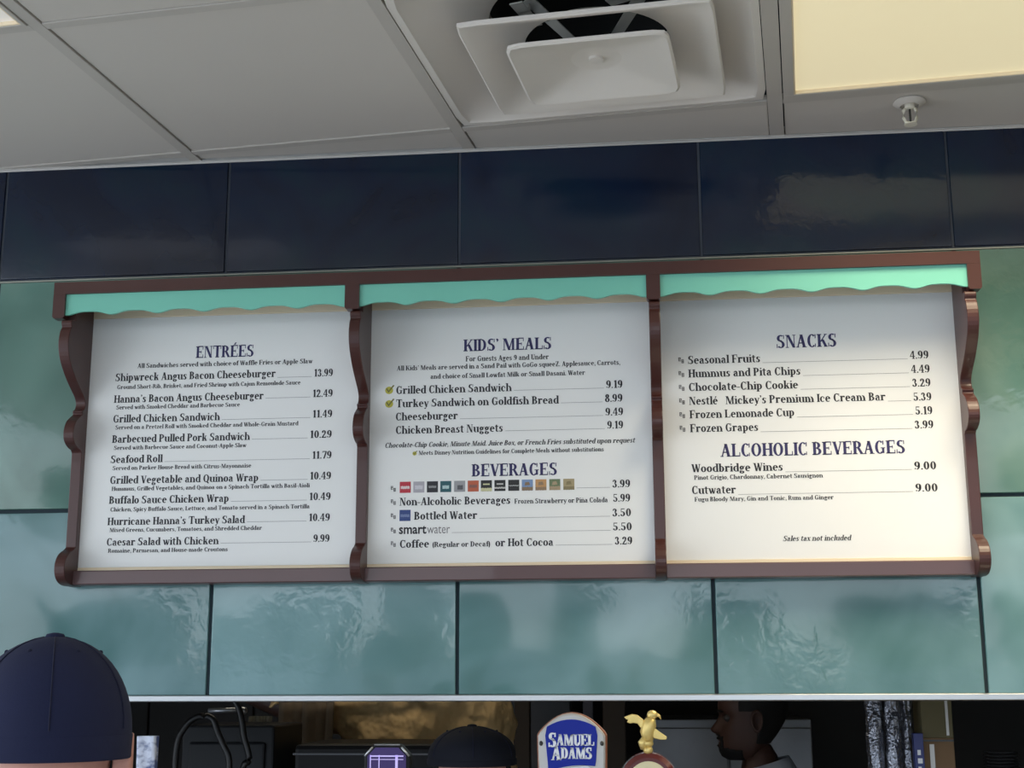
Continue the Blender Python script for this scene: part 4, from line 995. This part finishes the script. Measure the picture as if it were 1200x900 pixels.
# shelf with wrapped cup sleeves and boxes at the right
shf = thing('wire_shelf', 'dark shelf rack holding wrapped cups and boxes at the right', 'shelf', (2.1, .66, 0))
for z in (1.05, 1.43): MB().box(-.35, .45, -.14, .14, z-.02, z).build('shelf', M_blackm, shf, bevel=.002)
for x in (-.34, .44):
    for y in (-.13, .13): MB().box(x-.008, x+.008, y-.008, y+.008, 0, 1.43).build('upright', M_blackm, shf)
M_foil = mat('crinkled clear film', (.50, .52, .58), .16, metal=.75, c2=(.03, .035, .06), scale=55, bump=1, bscale=45, dist=.012)
def sleeve(x, y, r, z0, h, seed, label, m):
    rnd = random.Random(seed); rr = []
    for i in range(34):
        v = i/33; rr.append([(x+(r*(1+.05*sin(2*pi*v*9))*(1+.10*sin(5*a+7*v+seed)*sin(3*a-11*v)))*cos(a), y+(r*(1+.08*sin(7*a+9*v)))*sin(a), z0+h*v) for a in [2*pi*k/28 for k in range(28)]])
    o = MB().loft(rr).build('cup_sleeve', m, None, smooth=30)
    tag(o, label, 'cup sleeve', 'film-wrapped stacks of cups on the shelf'); return o
sleeve(1.876, .585, .019, 1.43, .285, 1, 'leftmost film-wrapped stack of cups on the dark shelf', M_foil)
sleeve(1.916, .585, .0175, 1.43, .275, 2, 'middle film-wrapped stack of cups on the dark shelf', M_foil)
sleeve(1.950, .600, .0145, 1.43, .29, 3, 'rightmost film-wrapped stack of cups beside the tan box', M_foil)
o = MB().box(-.0105, .0105, -.012, .012, 0, .205).build('carton', mat('deep blue card', (.015, .025, .16), .4), None, (1.963, .545, 1.43), bevel=.001)
tag(o, 'narrow deep-blue carton standing in front of the wrapped cups', 'carton')
b = MB()
for i in range(7): b.box(-.004, .003+.003*(i % 2), -.0131, -.0122, .05+.018*i, .061+.018*i)
b.build('label_marks', M_wht, o)
M_card = mat('brown cardboard', (.20, .12, .06), .8)
lb = MB().box(-.034, .034, -.05, .05, 0, .194).build('cardboard_box', M_card, None, (2.011, .61, 1.43), bevel=.001); tag(lb, 'lower cardboard box on the dark shelf with a pale tape strip', 'box')
MB().box(-.020, -.010, -.0512, -.0495, .01, .18).build('tape', M_silver, lb)
MB().box(-.034, .034, -.0515, -.0495, .186, .190).build('lid_seam', M_dark, lb)
ub = MB().box(-.034, .034, -.05, .05, 0, .12).build('cardboard_box', mat('olive card', (.13, .11, .05), .7), None, (2.011, .61, 1.6242), bevel=.001); tag(ub, 'upper olive box stacked on the lower cardboard box', 'box')
MB().box(.019, .025, -.0515, -.0495, .005, .115).build('film_edge', M_silver, ub)
# stack of dark lids on a blue tray
tr = MB().box(-.20, .10, -.12, .12, .0, .10).build('crate', mat('dark blue crate', (.008, .03, .08), .4), None, (2.27, .68, 1.43), bevel=.004); tag(tr, 'dark blue crate under the stack of black lids at lower right', 'crate')
M_lid = mat('glossy black lid', (.03, .03, .032), .18, coat=.5)
for i in range(9):
    o = MB().lathe([(.001, 0), (.030, 0), (.0375, .002), (.040, .0035), (.0385, .006), (.001, .005)], 28, (0, 0, 0)).build('lid', M_lid, None, (2.155, .60, 1.5302+i*.0072), smooth=40)
    tag(o, 'round black lid in the stack on the blue crate at lower right', 'lid', 'stack of black lids')
# kitchen lamp
kl = thing('kitchen_lamp', 'small surface lamp on the kitchen ceiling above the workers', 'light', (.55, .95, 2.6))
MB().box(-.30, .30, -.08, .08, -.05, 0).build('housing', M_steel, kl, bevel=.004)
MB().box(-.28, .28, -.06, .06, -.056, -.051).build('tube_cover', mat('lamp acrylic', (.8, .8, .75), .4, emit=(1, .9, .72), estr=9), kl)
